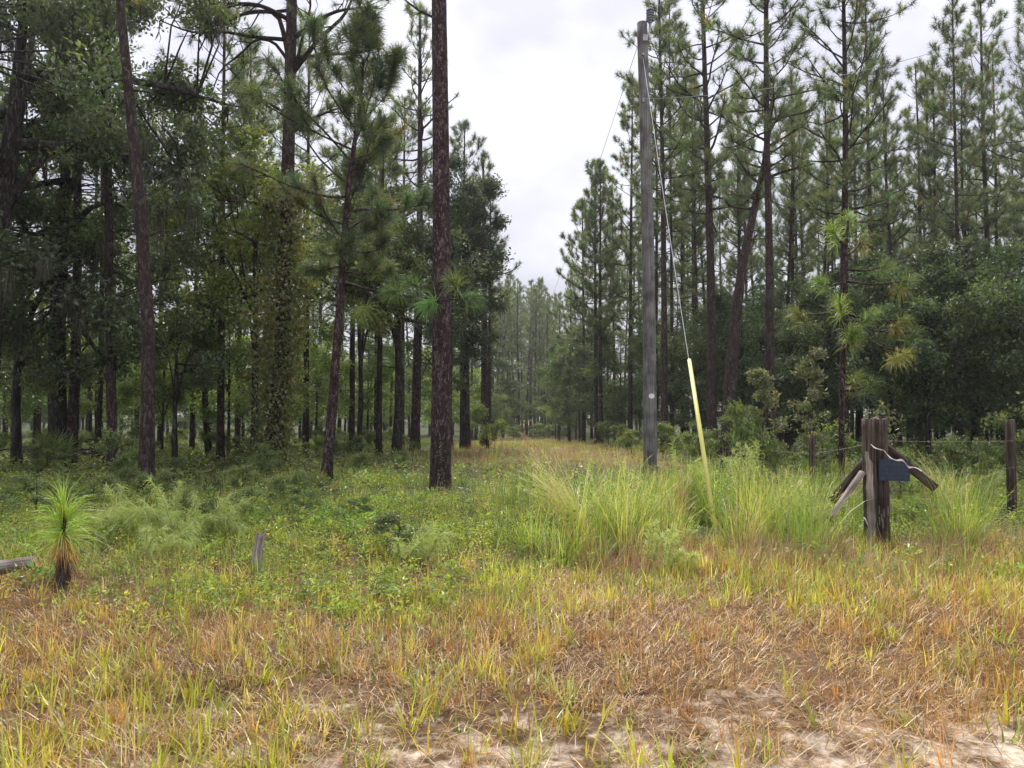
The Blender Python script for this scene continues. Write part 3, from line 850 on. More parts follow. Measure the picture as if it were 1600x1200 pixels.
def by_mark(items, what):
    """a label for each thing of a kind: which landmark it stands beyond, and its turn there counted from the lane outwards"""
    g = {}
    for i, it in enumerate(items):
        m_ = min(MARKS, key=lambda q: abs(q[0] - it[0]))
        g.setdefault(m_, []).append(i)
    out_ = [None] * len(items)
    for m_, ix in g.items():
        ix.sort(key=lambda i: abs(items[i][0] - 830))
        for k, i in enumerate(ix):
            out_[i] = what + ' beyond the ' + m_[1] + ('' if len(ix) == 1 else ', %s of %s from the lane' % (ORD[k], NUM[len(ix)]))
    return out_
def wood_pine(px, d, H, label, group, wide=1.0, k=None, th=1.0):
    mt, mc = PINES[R.randrange(7) if k is None else k]
    s = H / 18.0
    return plant_tree('pine_tree', label, 'pine tree', at(px, d), mt, mc, group, R.uniform(0, 6.28), (s * wide, s * wide, s))
def thicket(px, d, H, label, group, wide=1.0, k=None, light=False):
    mt, mc = LIGHT[R.randrange(3)] if light else THICK[R.randrange(5) if k is None else k]
    s = H / 8.0
    return plant_tree('thicket_tree', label, 'tree', at(px, d), mt, mc, group, R.uniform(0, 6.28), (s * wide, s * wide, s))
def shrub(px, d, H, label, group, wide=1.0, k=None):
    mt, mc = SHRUB[R.randrange(5) if k is None else k]
    s = H / 1.7
    return plant_tree('shrub', label, 'shrub', at(px, d), mt, mc, group, R.uniform(0, 6.28), (s * wide, s * wide, s))

# pines along the right-hand wood, front rows surveyed, then the rows behind
G1 = 'slender pines in the wood behind the utility pole'
I1 = [(960, 50, 17), (1066, 41, 19), (1085, 38, 19), (1238, 36, 18), (1250, 43, 19), (1262, 39, 18), (1290, 47, 19), (1345, 37, 18), (1400, 45, 17), (1452, 41, 15),
                 (1472, 34, 17), (1515, 44, 18), (1560, 36, 19), (1585, 41, 18), (1610, 30, 18), (1640, 36, 19), (1690, 32, 18), (1740, 38, 18), (1012, 46, 18), (1150, 40, 19), (1170, 48, 19), (1215, 50, 18),
                 (1228, 33, 16), (1283, 35, 17), (1405, 31, 16), (1462, 33, 17), (1525, 33, 16.5), (1625, 35, 17), (1090, 36, 17.5), (1160, 38, 18), (1390, 41, 18), (1330, 44, 18.5), (1025, 36, 17.5), (1072, 48, 18), (1108, 44, 18.5), (1185, 46, 18), (1272, 52, 18), (1302, 40, 17.5), (1366, 50, 18), (1418, 52, 18), (1445, 47, 18), (1505, 50, 18), (1532, 46, 17.5), (1574, 52, 18), (948, 54, 16), (975, 62, 17), (890, 60, 13.5), (872, 68, 13.0), (900, 66, 15), (1130, 52, 19), (1075, 55, 18), (1000, 58, 18), (1310, 56, 18), (1385, 58, 18), (1430, 62, 17), (1490, 56, 18), (1540, 60, 18), (1600, 54, 18)]
for (px, d, H), lb in zip(I1, by_mark(I1, 'slender dark pine')):
    wood_pine(px, d, H, lb, G1, .85)
# behind the left-hand oaks
G2 = 'pines in the shaded wood behind the oaks'
I2 = [(562, 40, 16), (588, 34, 13), (530, 45, 17), (500, 44, 16), (372, 27, 14), (345, 40, 16), (215, 40, 17), (140, 36, 17),
                 (60, 33, 17), (10, 38, 17), (-40, 30, 17), (-90, 26, 17), (-150, 34, 18), (610, 48, 13), (690, 52, 14), (722, 56, 14), (738, 62, 14), (640, 58, 15), (420, 50, 17), (380, 58, 18),
                 (180, 52, 16), (90, 55, 16), (330, 66, 15), (450, 62, 16), (580, 66, 15), (20, 60, 16)]
for (px, d, H), lb in zip(I2, by_mark(I2, 'shaded pine')):
    wood_pine(px, d, H, lb, G2)
# closing the end of the lane
G3 = 'distant pines closing the end of the lane'
L3 = 'distant pine among those closing the end of the grass lane'
for px, d, H in [(782, 92, 18), (792, 104, 20), (804, 98, 21), (816, 110, 21), (840, 104, 21), (852, 112, 19), (862, 98, 17), (775, 84, 17), (768, 76, 16), (834, 122, 21), (808, 126, 22), (872, 108, 17), (796, 118, 20), (848, 126, 20), (886, 92, 16), (822, 132, 21), (860, 135, 20), (780, 128, 20), (786, 88, 17), (799, 94, 19), (811, 90, 18.5), (823, 99, 20), (836, 94, 18), (846, 97, 19.5), (857, 90, 17), (866, 104, 19), (771, 96, 19), (828, 112, 21)]:
    wood_pine(px, d, H, L3, G3, 1.1)
# far rows filling the depth of the forest on both sides
G4 = 'far pines deep in the forest'
L4 = 'far pine deep in the forest behind nearer trunks'
for i in range(70):
    d = R.uniform(66, 125)
    px = R.choice([R.uniform(-120, 745), R.uniform(905, 1720)])
    wood_pine(px, d, R.uniform(15, 19.5), L4, G4, 1.15)

# dense evergreen thicket trees
T1 = 'evergreen thicket trees behind the fence'
for px, d, H, wd, lb in [(1235, 27, 6.6, 1, 'mid green thicket tree behind the leafy sapling'), (1290, 25, 6.2, 1.0, 'thicket tree right behind the young tufted longleaf pine'),
                         (1390, 26, 7.4, 1.0, 'dark thicket tree rising behind the fence corner sign'), (1450, 24, 7.0, 1.0, 'dense dark thicket tree between fence corner and single post'),
                         (1520, 25, 7.8, 1.05, 'tallest dark thicket tree in front of the single fence post pines'), (1590, 23, 7.0, 1.0, 'broad dark thicket tree behind the single fence post'),
                         (1650, 21, 7.2, 1.0, 'thicket tree past the single fence post at the end of the fence')]:
    thicket(px, d, H, lb, T1, wd)
I3 = [(1160, 29, 7.0, 1), (1095, 31, 6.6, 1), (1190, 34, 8, 1.1), (1260, 33, 8.4, 1.1), (1340, 34, 9, 1.1), (1420, 33, 9.4, 1.1), (1500, 34, 9.6, 1.1), (1570, 33, 9.6, 1.1), (1640, 31, 9.4, 1.1), (1700, 27, 9, 1.1),
                     (1050, 36, 7, 1), (1010, 40, 7.4, 1), (970, 43, 7.2, 1), (1130, 42, 9, 1.1), (1220, 44, 9.5, 1.2), (1380, 45, 10, 1.2), (1470, 47, 10.5, 1.2), (1560, 46, 10.5, 1.2)]
for (px, d, H, wd), lb in zip(I3, by_mark(I3, 'evergreen understorey tree')):
    thicket(px, d, H, lb, 'evergreen thicket trees behind pole and fence', wd)
for px, d, H, wd, lb in [(890, 52, 8.2, .95, 'bushy evergreen at the corner of the lane and pine wood'), (905, 46, 6.0, .9, 'low bushy evergreen in front of the lane corner thicket'), (925, 55, 9.6, 1, 'tall evergreen thicket tree by the pine pair'), (873, 62, 8.6, .9, 'far evergreen narrowing the lane')]:
    thicket(px, d, H, lb, 'evergreens at the lane corner', wd)
I4 = [(470, 40, 7, 1.2), (540, 42, 6.5, 1.2), (580, 50, 7, 1.3), (650, 50, 8, 1.2), (700, 46, 7.6, 1.1), (380, 38, 7, 1.2), (300, 32, 7, 1.2), (230, 38, 8, 1.2), (160, 45, 8, 1.2), (90, 40, 8, 1.2), (20, 36, 8, 1.2), (-50, 28, 9, 1.2), (-110, 24, 9, 1.2),
                     (420, 60, 9, 1.4), (500, 66, 9, 1.4), (340, 64, 9, 1.4), (250, 66, 10, 1.4), (130, 66, 10, 1.4), (20, 64, 10, 1.4), (600, 70, 9, 1.4), (690, 72, 9, 1.2), (735, 70, 8.5, 1)]
for (px, d, H, wd), lb in zip(I4, by_mark(I4, 'shaded understorey tree')):
    thicket(px, d, H * .82, lb, 'understorey trees behind the oaks', wd * 1.15, light=True)
for px, d, H, wd, lb in [(772, 66, 5.0, 1.0, 'light bushy tree on the lane side beyond the grey pine pair'), (788, 84, 5.5, 1.1, 'light bushy tree closing the lane beside the far pole'), (868, 74, 6.5, 1.0, 'bushy tree closing the lane past the corner evergreens'), (852, 88, 6.0, 1.1, 'light bushy tree just beyond the far pole'),
                         (812, 97, 6.0, 1.2, 'light bushy tree straight behind the end of the lane'), (836, 99, 5.5, 1.2, 'light bushy tree right behind the far pole')]:
    thicket(px, d, H, lb, 'bushy trees closing the lane', wd, light=True)
for i in range(40):
    d = R.uniform(78, 125)
    px = R.choice([R.uniform(-100, 760), R.uniform(895, 1700)])
    thicket(px, d, R.uniform(8, 12), 'far dark understorey tree deep in the forest', 'far understorey trees', 1.5)
for px, d in [(775, 108), (800, 128), (822, 138), (845, 130), (866, 118), (882, 110), (790, 140), (858, 142), (785, 120), (812, 124), (836, 126), (852, 136), (875, 126), (792, 136), (828, 146)]:
    thicket(px, d, R.uniform(8.5, 12), 'far pale understorey tree at the end of the grass lane', 'understorey trees at the lane end', 1.4, light=True)

def distant_woods():
    rg = np.random.default_rng(640)
    n = 34000
    k = 900
    cx = rg.uniform(-150, 150, k); cy = rg.uniform(140, 165, k) - .0009 * cx ** 2; cz_ = rg.uniform(-1.7, 13, k) * rg.uniform(.5, 1, k)
    q = rg.integers(0, k, n)
    B = np.stack([cx[q], cy[q], cz_[q]], 1) + rg.normal(size=(n, 3)) * np.array([1.5, 1.5, 1.1])
    B = B[B[:, 2] > -1.8]; n = len(B)
    mb = MB()
    L = rg.uniform(.35, .9, n)
    leaves(mb, B, rg.normal(size=(n, 3)), L, L * .6, palette(rg, n, [(.10, .15, .05), (.14, .19, .06), (.075, .115, .045)], [1, 1, 1]), rg)
    o = link('distant_woods', mb.mesh('distant_woods', M_LEAF))
    tag(o, 'far-off wood closing the view behind the last trunks', 'woods', kind='stuff')
distant_woods()

# ------------------------------------------------------------------ shrubs and saplings
for px, d, H, wd, lb in [(190, 15.2, 1.3, .8, 'dark leafy shrub at the foot of the bent trunk'), (205, 13.4, .55, 1.0, 'low shrub in front of the bent trunk'),
                         (60, 10.5, .75, 1.3, 'low dark green shrub behind the bottlebrush pine seedling'), (418, 16.0, .95, .8, 'bright sapling shrub in front of the vine wrapped pine'),
                         (380, 13.6, .6, 1.1, 'shrub near the foot of the vine wrapped pine'), (562, 16.8, .7, 1.0, 'low shrub between the slim leaning pine and the thick scaly pine'),
                         (1190, 14.0, 2.0, .6, 'leafy shrub behind the tall grass beside the slender pine'), (1285, 13.4, 1.5, .8, 'leafy shrub round the lone fence post'),
                         (1605, 13.5, 1.9, .75, 'leafy shrub behind the single fence post'), (1500, 14.5, 1.35, .9, 'shrub along the wire between fence corner and single post'),
                         (1405, 13.5, 1.1, .8, 'small shrub behind the fence corner'), (760, 34, 2.2, .9, 'shrub at the foot of the lane edge pines'), (950, 38, 1.6, 1.0, 'brown green bush at the thicket edge by the lane'),
                         (1090, 23, 1.5, 1.0, 'bush behind the yellow guy guard'), (1160, 20.5, 1.6, 1.0, 'bush at the foot of the leaning dark trunk'), (1035, 25, 1.35, 1.1, 'bush right behind the utility pole'),
                         (985, 27, 1.0, 1.1, 'bush by the utility pole at the lane side'), (968, 31, 1.2, 1.0, 'bush at the dark foot of the lane thicket')]:
    shrub(px, d, H, lb, 'shrubs in the rough grass', wd)
shrub(625, 7.9, .52, 'twiggy low shrub with dark stems in the middle of the green bank', 'shrubs in the rough grass', 1.5, 1)
I5 = []
for i in range(75):
    d = R.uniform(17, 48)
    side = R.random()
    px = R.uniform(-60, 660) if side < .74 else R.uniform(990, 1680)
    if side >= .74 and d < 20: d += 8
    I5.append((px, d))
for (px, d), lb in zip(I5, by_mark(I5, 'green understorey shrub')):
    shrub(px, d, R.uniform(.5, 1.25), lb, 'shrubs in the shaded understorey', 1.2)
for i in range(22):
    d = R.uniform(70, 100)
    shrub(R.uniform(772, 888), d + (12 if i % 2 else 0), R.uniform(1.0, 2.0), 'light green bush at the far end of the grass lane', 'bushes at the lane end', 1.5)

for px, d, H, wd, lb in [(290, 11.2, .50, 1.3, 'leafy green bush on the bank behind the drooping feathery weeds'), (340, 10.4, .45, 1.3, 'leafy bush on the bank right by the feathery weeds and post stub'), (395, 10.8, .62, 1.2, 'bright leafy bush behind the leaning post stub'),
                         (440, 11.8, .62, 1.2, 'bright leafy bush between post stub and slim leaning pine'), (475, 10.6, .42, 1.3, 'low leafy bush in front of the yellowing saw palmetto'), (150, 11.5, .60, 1.3, 'dark leafy bush behind the pine seedling'), (245, 12.4, .6, 1.2, 'leafy bush at the edge of the shaded wood by the bent trunk'), (560, 10.5, .34, 1.4, 'low leafy bush on the open bank before the thick scaly pine')]:
    shrub(px, d, H, lb, 'leafy bushes on the bank', wd)
for px, d, H, wd, lb in [(445, 23, 4.6, 1.1, 'light green understorey tree close behind the vine wrapped pine'), (358, 24.5, 5.0, 1.1, 'light green understorey tree between bent trunk and vine wrapped pine'), (300, 28, 5.6, 1.1, 'light understorey tree under the patch of sky'), (495, 30, 5.2, 1.1, 'light understorey tree seen past the slim leaning pine'),
                         (255, 24, 4.2, 1.1, 'low light understorey tree just behind the bent trunk'), (150, 29, 5.0, 1.2, 'light understorey tree behind the brush pile'), (575, 33, 5.0, 1.2, 'light understorey tree beside the dark forked oak'), (55, 31, 5.2, 1.2, 'light understorey tree beneath the mossy live oak')]:
    thicket(px, d, H, lb, 'light understorey trees in the wood', wd, light=True)

def sapling(px, d, pts_px, label, seed, ls=.075, nlf=13):
    rg = np.random.default_rng(seed)
    base = np.array(at(px, d))
    o = thing('sapling', label, 'sapling', base)
    mb, mc = MB(), MB()
    ctrl = [np.array([0, 0, -.1])] + [P(x, y, d) - base for x, y in pts_px]
    pts = spline(ctrl, 16)
    tube(mb, pts, np.linspace(.022, .005, 16), 6)
    CP = []
    for k in range(34):
        i = rg.integers(4, 16)
        a = rg.uniform(0, 6.28); ln = rg.uniform(.25, .62) * (1.15 - i / 18)
        e = pts[i] + np.array([math.cos(a) * ln, math.sin(a) * ln, rg.uniform(.05, .35) * ln])
        tube(mb, [pts[i], (pts[i] + e) / 2 + np.array([0, 0, .03]), e], [.007, .005, .003], 4)
        for f in np.linspace(.35, 1, 5): CP.append(pts[i] + (e - pts[i]) * f)
    CP = np.array(CP + [pts[-1]] * 3)
    n = len(CP) * nlf
    B = np.repeat(CP, nlf, 0) + rg.normal(size=(n, 3)) * .035
    L = ls * rg.uniform(.6, 1.25, n)
    leaves(mc, B, rg.normal(size=(n, 3)) + np.array([0, 0, .25]), L, L * .45, palette(rg, n, [(.10, .14, .05), (.16, .19, .075), (.22, .22, .12), (.3, .24, .13)], [4, 4, 2, .8]), rg)
    link('stem', mb.mesh('sapling_stem', M_OBARK, True), o)
    link('crown', mc.mesh('sapling_crown', M_LEAF), o)
sapling(1268, 12.0, [(1266, 680), (1262, 620), (1268, 555)], 'pale leafed sapling growing by the lone fence post', 501)
sapling(1215, 14.5, [(1205, 690), (1195, 640), (1185, 585)], 'thin leafy sapling between leaning trunk and lone fence post', 502)
sapling(1385, 11.0, [(1382, 720), (1380, 680), (1378, 638)], 'spindly sapling poking up behind the fence corner posts', 503, nlf=4)

# young longleaf pine with separate tufts
def young_longleaf():
    d = 13.0
    rg = np.random.default_rng(55)
    base = np.array(at(1314, d))
    o = thing('young_pine', 'young longleaf pine with big yellow green needle tufts behind the fence', 'pine tree', base)
    mb = MB()
    pts = spline([(0, 0, -.2)] + [tuple(P(x, y, d) - base) for x, y in [(1315, 640), (1318, 540), (1320, 440), (1322, 390), (1325, 345)]], 24)
    tube(mb, pts, np.linspace(.065, .02, 24), 8, rough=.06, rg=rg)
    link('trunk', mb.mesh('young_pine_trunk', M_PBARK, True), o)
    spots = [((1318, 600), (1338, 590)), ((1318, 610), (1362, 598)), ((1319, 560), (1330, 515)), ((1320, 520), (1312, 474)), ((1320, 500), (1362, 492)), ((1319, 530), (1335, 522)), ((1321, 510), (1412, 552)), ((1321, 505), (1430, 520)),
             ((1321, 490), (1412, 500)), ((1322, 440), (1420, 438)), ((1322, 440), (1280, 440)), ((1320, 480), (1245, 490)), ((1322, 400), (1350, 370)), ((1323, 385), (1300, 358)), ((1324, 360), (1326, 340)), ((1322, 420), (1385, 415))]
    cols = [(.16, .25, .055), (.22, .29, .06), (.12, .20, .05), (.28, .26, .08)]
    for a_, b_ in spots:
        dd = d + rg.uniform(-.45, .45)
        A, B = P(*a_, d) - base, P(*b_, dd) - base
        ml = MB()
        tube(ml, spline([A, (A + B) / 2 + np.array([0, 0, -.06]), B], 6), np.linspace(.026, .012, 6), 5)
        l = link('limb', ml.mesh('young_limb', M_PBARK2, True), o)
        mc = MB()
        yel = rg.random()
        dirn = unit(B - A) * .6 + np.array([0, 0, .55])
        needle_balls(mc, [B], [dirn], 150, .36, .0085, rg, cols, [4, 3, 3, .15 + .3 * yel], True, 1.0, .75, .26)
        mg = MB()
        if yel > .6:
            nd = 45
            D = rg.normal(size=(nd, 3)) * .8 + np.array([0, 0, -.5])
            needles(mc, np.tile(B, (nd, 1)) - unit(dirn) * .16, D, rg.uniform(.2, .34, nd), np.full(nd, .007), palette(rg, nd, [(.30, .22, .07), (.34, .28, .09)], [1, 1]), rg, .8)
        link('needle_tuft', mc.mesh('needle_tuft', M_NEEDLE), l)
young_longleaf()

# bottlebrush seedling of longleaf pine near the road
def seedling():
    d = 6.3
    rg = np.random.default_rng(56)
    base = np.array(at(103, d))
    o = thing('pine_seedling', 'bottlebrush longleaf pine seedling with bright green needles and brown skirt', 'pine seedling', base)
    mb = MB()
    pts = spline([(0, 0, -.05), (.01, 0, .15), (-.005, .0, .32), (0, 0, .48), (.005, 0, .6)], 14)
    tube(mb, pts, np.linspace(.028, .018, 14), 8, rough=.18, rg=rg)
    link('stem', mb.mesh('seedling_stem', M_OBARK, True), o)
    mc = MB(); n = 330
    f = rg.uniform(0, 1, n)
    B = np.stack([rg.normal(size=n) * .008, rg.normal(size=n) * .008, .42 + .2 * f], 1)
    az = rg.uniform(0, 6.283, n); el = -.35 + 1.7 * f ** 1.2 + rg.normal(size=n) * .25
    D = np.stack([np.cos(az) * np.cos(el), np.sin(az) * np.cos(el), np.sin(el)], 1)
    needles(mc, B, D, rg.uniform(.24, .42, n), np.full(n, .0062), palette(rg, n, [(.20, .34, .04), (.28, .40, .06), (.36, .43, .09)], [3, 3, 1], .25), rg, .65)
    link('green_needles', mc.mesh('green_needles', M_NEEDLE), o)
    mo = MB(); n = 150
    B = np.stack([rg.normal(size=n) * .01, rg.normal(size=n) * .01, rg.uniform(.34, .5, n)], 1)
    az = rg.uniform(0, 6.283, n); el = rg.uniform(-1.3, -.55, n)
    D = np.stack([np.cos(az) * np.cos(el), np.sin(az) * np.cos(el), np.sin(el)], 1)
    needles(mo, B, D, rg.uniform(.16, .30, n), np.full(n, .006), palette(rg, n, [(.50, .27, .06), (.55, .38, .12), (.34, .15, .05)], [3, 2, 2]), rg, .7)
    link('yellowing_needles', mo.mesh('yellowing_needles', M_NEEDLE), o)
    ms = MB(); n = 420
    B = np.stack([rg.normal(size=n) * .014, rg.normal(size=n) * .014, rg.uniform(.10, .36, n)], 1)
    az = rg.uniform(0, 6.283, n); el = rg.uniform(-1.5, -1.0, n)
    D = np.stack([np.cos(az) * np.cos(el) + .12, np.sin(az) * np.cos(el), np.sin(el)], 1)
    needles(ms, B, D, rg.uniform(.14, .28, n), np.full(n, .005), palette(rg, n, [(.09, .035, .02), (.14, .05, .028), (.05, .022, .016)], [3, 2, 2]), rg, .3)
    link('dead_needle_skirt', ms.mesh('dead_needle_skirt', M_NEEDLE), o)
seedling()

# ------------------------------------------------------------------ utility pole, guy, wires
M_PORC = plain('grey_porcelain', (.22, .23, .26), .25)
M_WIRE = plain('weathered_aluminium', (.42, .42, .43), .45, .6, .1)
M_STEEL = plain('galvanised_steel', (.33, .33, .34), .5, .7, .2)
M_YELLOW = plain('yellow_plastic', (.60, .56, .15), .5, 0, .16, 2.0)
M_WHITE = plain('white_tag', (.78, .77, .74), .6, 0, .06)

def lathe(mb, prof, segs, c):
    for (r0, z0), (r1, z1) in zip(prof[:-1], prof[1:]):
        a = np.linspace(0, 2 * math.pi, segs, endpoint=False)
        V = np.concatenate([np.stack([r0 * np.cos(a), r0 * np.sin(a), np.full(segs, z0)], 1), np.stack([r1 * np.cos(a), r1 * np.sin(a), np.full(segs, z1)], 1)]) + np.array(c)
        j = np.arange(segs); j2 = (j + 1) % segs
        mb.add(V, np.stack([j, j2, segs + j2, segs + j], 1))

POLE_D = 18.5
pole_base = np.array(at(1015, POLE_D))
pole_top = P(1003, 36, POLE_D)
def utility_pole():
    b = pole_base
    o = thing('utility_pole', 'grey weathered wooden utility pole with white tag and top insulator', 'utility pole', b)
    mb = MB()
    T = pole_top - b
    n = 30
    pts = np.array([T * f for f in np.linspace(-.03, 1, n)]); pts[:, 0] += .05 * np.sin(np.linspace(0, math.pi, n))
    rg = np.random.default_rng(8)
    tube(mb, pts, np.linspace(.17, .125, n), 20, rough=.012, rg=rg)
    link('pole_shaft', mb.mesh('pole_shaft', M_POLE, True), o)
    mi = MB()
    c = T + np.array([.20, -.02, -.02])
    prof = [(.0, .0), (.06, .0), (.075, .05)]
    for q in range(5):
        z = .07 + q * .085
        prof += [(.06, z), (.135, z + .012), (.13, z + .03), (.065, z + .062)]
    prof += [(.05, .52), (.0, .54)]
    prof = [(a_ * .75, b_ * .75) for a_, b_ in prof]
    lathe(mi, prof, 16, c)
    link('insulator', mi.mesh('insulator', M_PORC, False), o)
    mk = MB()
    tube(mk, [T + np.array([.10, -.05, -.42]), T + np.array([.19, -.03, -.2]), c], [.025, .022, .03], 8)
    box(mk, T + np.array([.06, -.12, -.42]), (.12, .04, .16))
    link('insulator_bracket', mk.mesh('insulator_bracket', M_STEEL), o)
    for z_ in (-.85, -1.95, -2.0):
        m2 = MB()
        tube(m2, [T + np.array([.0, -.18, z_]), T + np.array([0, -.10, z_])], [.028, .028], 8)
        link('bolt', m2.mesh('bolt', M_STEEL), o)
    mt = MB()
    tz = P(1017, 619, POLE_D) - b
    a = np.linspace(-.42, .42, 7)
    Vi = []
    for x in a:
        hh = .062 * math.sqrt(max(0.05, 1 - (x / .45) ** 2))
        for zz in (-hh, hh):
            Vi.append([tz[0] - .01 + .168 * math.sin(x), -.168 * math.cos(x), tz[2] + zz])
    mt.add(Vi, [[2 * q, 2 * q + 2, 2 * q + 3, 2 * q + 1] for q in range(6)])
    link('pole_tag', mt.mesh('pole_tag', M_WHITE), o)
utility_pole()

guy_a = P(1118, 822, 9.9); guy_a[2] = float(gz(guy_a[0], 9.9)) - .05
guy_b = P(1005, 92, POLE_D - .14)
def guy():
    o = thing('guy_wire', 'steel guy wire with long yellow plastic guard rising from the tall grass', 'guy wire', guy_a)
    v = guy_b - guy_a
    f = .232
    mb = MB(); tube(mb, [v * 0, v * f * .5, v * f], [.033, .033, .030], 10)
    link('guy_guard', mb.mesh('guy_guard', M_YELLOW, True), o)
    mw = MB()
    tube(mw, [v * q + np.array([0, 0, -.12 * math.sin(math.pi * q)]) * .6 for q in np.linspace(f * .99, 1, 10)], .0065, 6)
    link('wire_strand', mw.mesh('wire_strand', M_WIRE), o)
guy()

FP_D = 91.0
far_base = np.array(at(829, FP_D))
def far_pole():
    o = thing('utility_pole', 'far dark utility pole standing at the end of the grass lane', 'utility pole', far_base)
    h = 10.6
    mb = MB(); tube(mb, [(0, 0, -.3), (0, 0, h * .5), (0, 0, h)], [.17, .15, .12], 12)
    link('pole_shaft', mb.mesh('far_pole_shaft', M_POST, True), o)
    mi = MB(); lathe(mi, [(0, h), (.1, h + .05), (.06, h + .15), (.12, h + .2), (.05, h + .4), (0, h + .42)], 8, (0, 0, 0))
    link('insulator', mi.mesh('far_insulator', M_PORC), o)
    mt = MB(); box(mt, (0, -.17, 2.0), (.14, .02, .14)); link('pole_tag', mt.mesh('far_tag', M_WHITE), o)
    return h
fh = far_pole()
def wire(a, b, sag, label, r=.0055):
    mb = MB()
    a = np.array(a, float); b = np.array(b, float)
    tube(mb, [(b - a) * q + np.array([0, 0, -sag * 4 * q * (1 - q)]) for q in np.linspace(0, 1, 28)], r, 5)
    o = link('power_line', mb.mesh('power_line', M_WIRE), None, a)
    tag(o, label, 'power line')
ins = pole_top + np.array([.20, -.02, .38])
wire(ins, far_base + np.array([0, 0, fh + .4]), .9, 'thin overhead wire running back from the pole insulator to the far pole', .008)
wire(ins, P(1800, -260, 13.0), .25, 'thin overhead wire leaving the pole insulator over the fence')
wire(pole_top + np.array([.05, -.18, -1.95]), P(1720, -10, 15.5), .5, 'lower thin wire sagging across the pine crowns from the utility pole')

# ------------------------------------------------------------------ fence
M_GALV = plain('rusty_wire', (.20, .17, .15), .6, .4, .3)
def rot_to(d):
    q = Vector(d).to_track_quat('Z', 'Y').to_matrix()
    return np.array(q)
def post_mesh(name, h, r, mat_, rg, segs=14, square=False, lean=(0, 0), knot=.03):
    mb = MB()
    n = 22
    z = np.linspace(-.25, h, n)
    a = np.linspace(0, 2 * math.pi, segs, endpoint=False)
    V = []
    prof = 1 + knot * rg.normal(size=segs)
    for i, zz in enumerate(z):
        rr = r * prof * (1 + .018 * rg.normal(size=segs)) * (1 - .08 * max(zz, 0) / h)
        if square:
            c_ = np.maximum(np.abs(np.cos(a)), np.abs(np.sin(a)))
            rr = rr / c_ * .9
        V.append(np.stack([rr * np.cos(a) + lean[0] * zz, rr * np.sin(a) + lean[1] * zz, np.full(segs, zz)], 1))
    top = V[-1].copy(); top[:, 2] += .012 * rg.normal(size=segs); V[-1] = top
    V = np.concatenate(V)
    i = np.arange(n - 1)[:, None] * segs; j = np.arange(segs)[None]; j2 = (j + 1) % segs
    Q = np.stack([i + j, i + j2, i + segs + j2, i + segs + j], -1).reshape(-1, 4)
    V = np.vstack([V, [lean[0] * h, lean[1] * h, h - .01]])
    T = [[(n - 1) * segs + q, (n - 1) * segs + (q + 1) % segs, n * segs] for q in range(segs)]
    mb.add(V, Q, T)
    return mb.mesh(name, mat_, True)
def beam_mesh(name, a, b, sx_, sy_, mat_, rg, ends=(1, 1)):
    """a hewn beam between two points, local origin at its lower end, long axis along local Z"""
    L = np.linalg.norm(np.array(b) - np.array(a))
    mb = MB(); n = 14; segs = 12
    al = np.linspace(0, 2 * math.pi, segs, endpoint=False)
    pr = 1 + .06 * rg.normal(size=segs)
    V = []
    for zz in np.linspace(0, L, n):
        rr = pr * (1 + .02 * rg.normal(size=segs))
        c_ = np.maximum(np.abs(np.cos(al)), np.abs(np.sin(al))) ** .7
        V.append(np.stack([sx_ / 2 * rr * np.cos(al) / c_, sy_ / 2 * rr * np.sin(al) / c_, np.full(segs, zz)], 1))
    V = np.concatenate(V)
    i = np.arange(n - 1)[:, None] * segs; j = np.arange(segs)[None]; j2 = (j + 1) % segs
    Q = np.stack([i + j, i + j2, i + segs + j2, i + segs + j], -1).reshape(-1, 4)
    V = np.vstack([V, [0, 0, L], [0, 0, 0]])
    T = [[(n - 1) * segs + q, (n - 1) * segs + (q + 1) % segs, n * segs] for q in range(segs)] + [[(q + 1) % segs, q, n * segs + 1] for q in range(segs)]
    mb.add(V, Q, T)
    return mb.mesh(name, mat_, True)
FD = 8.75
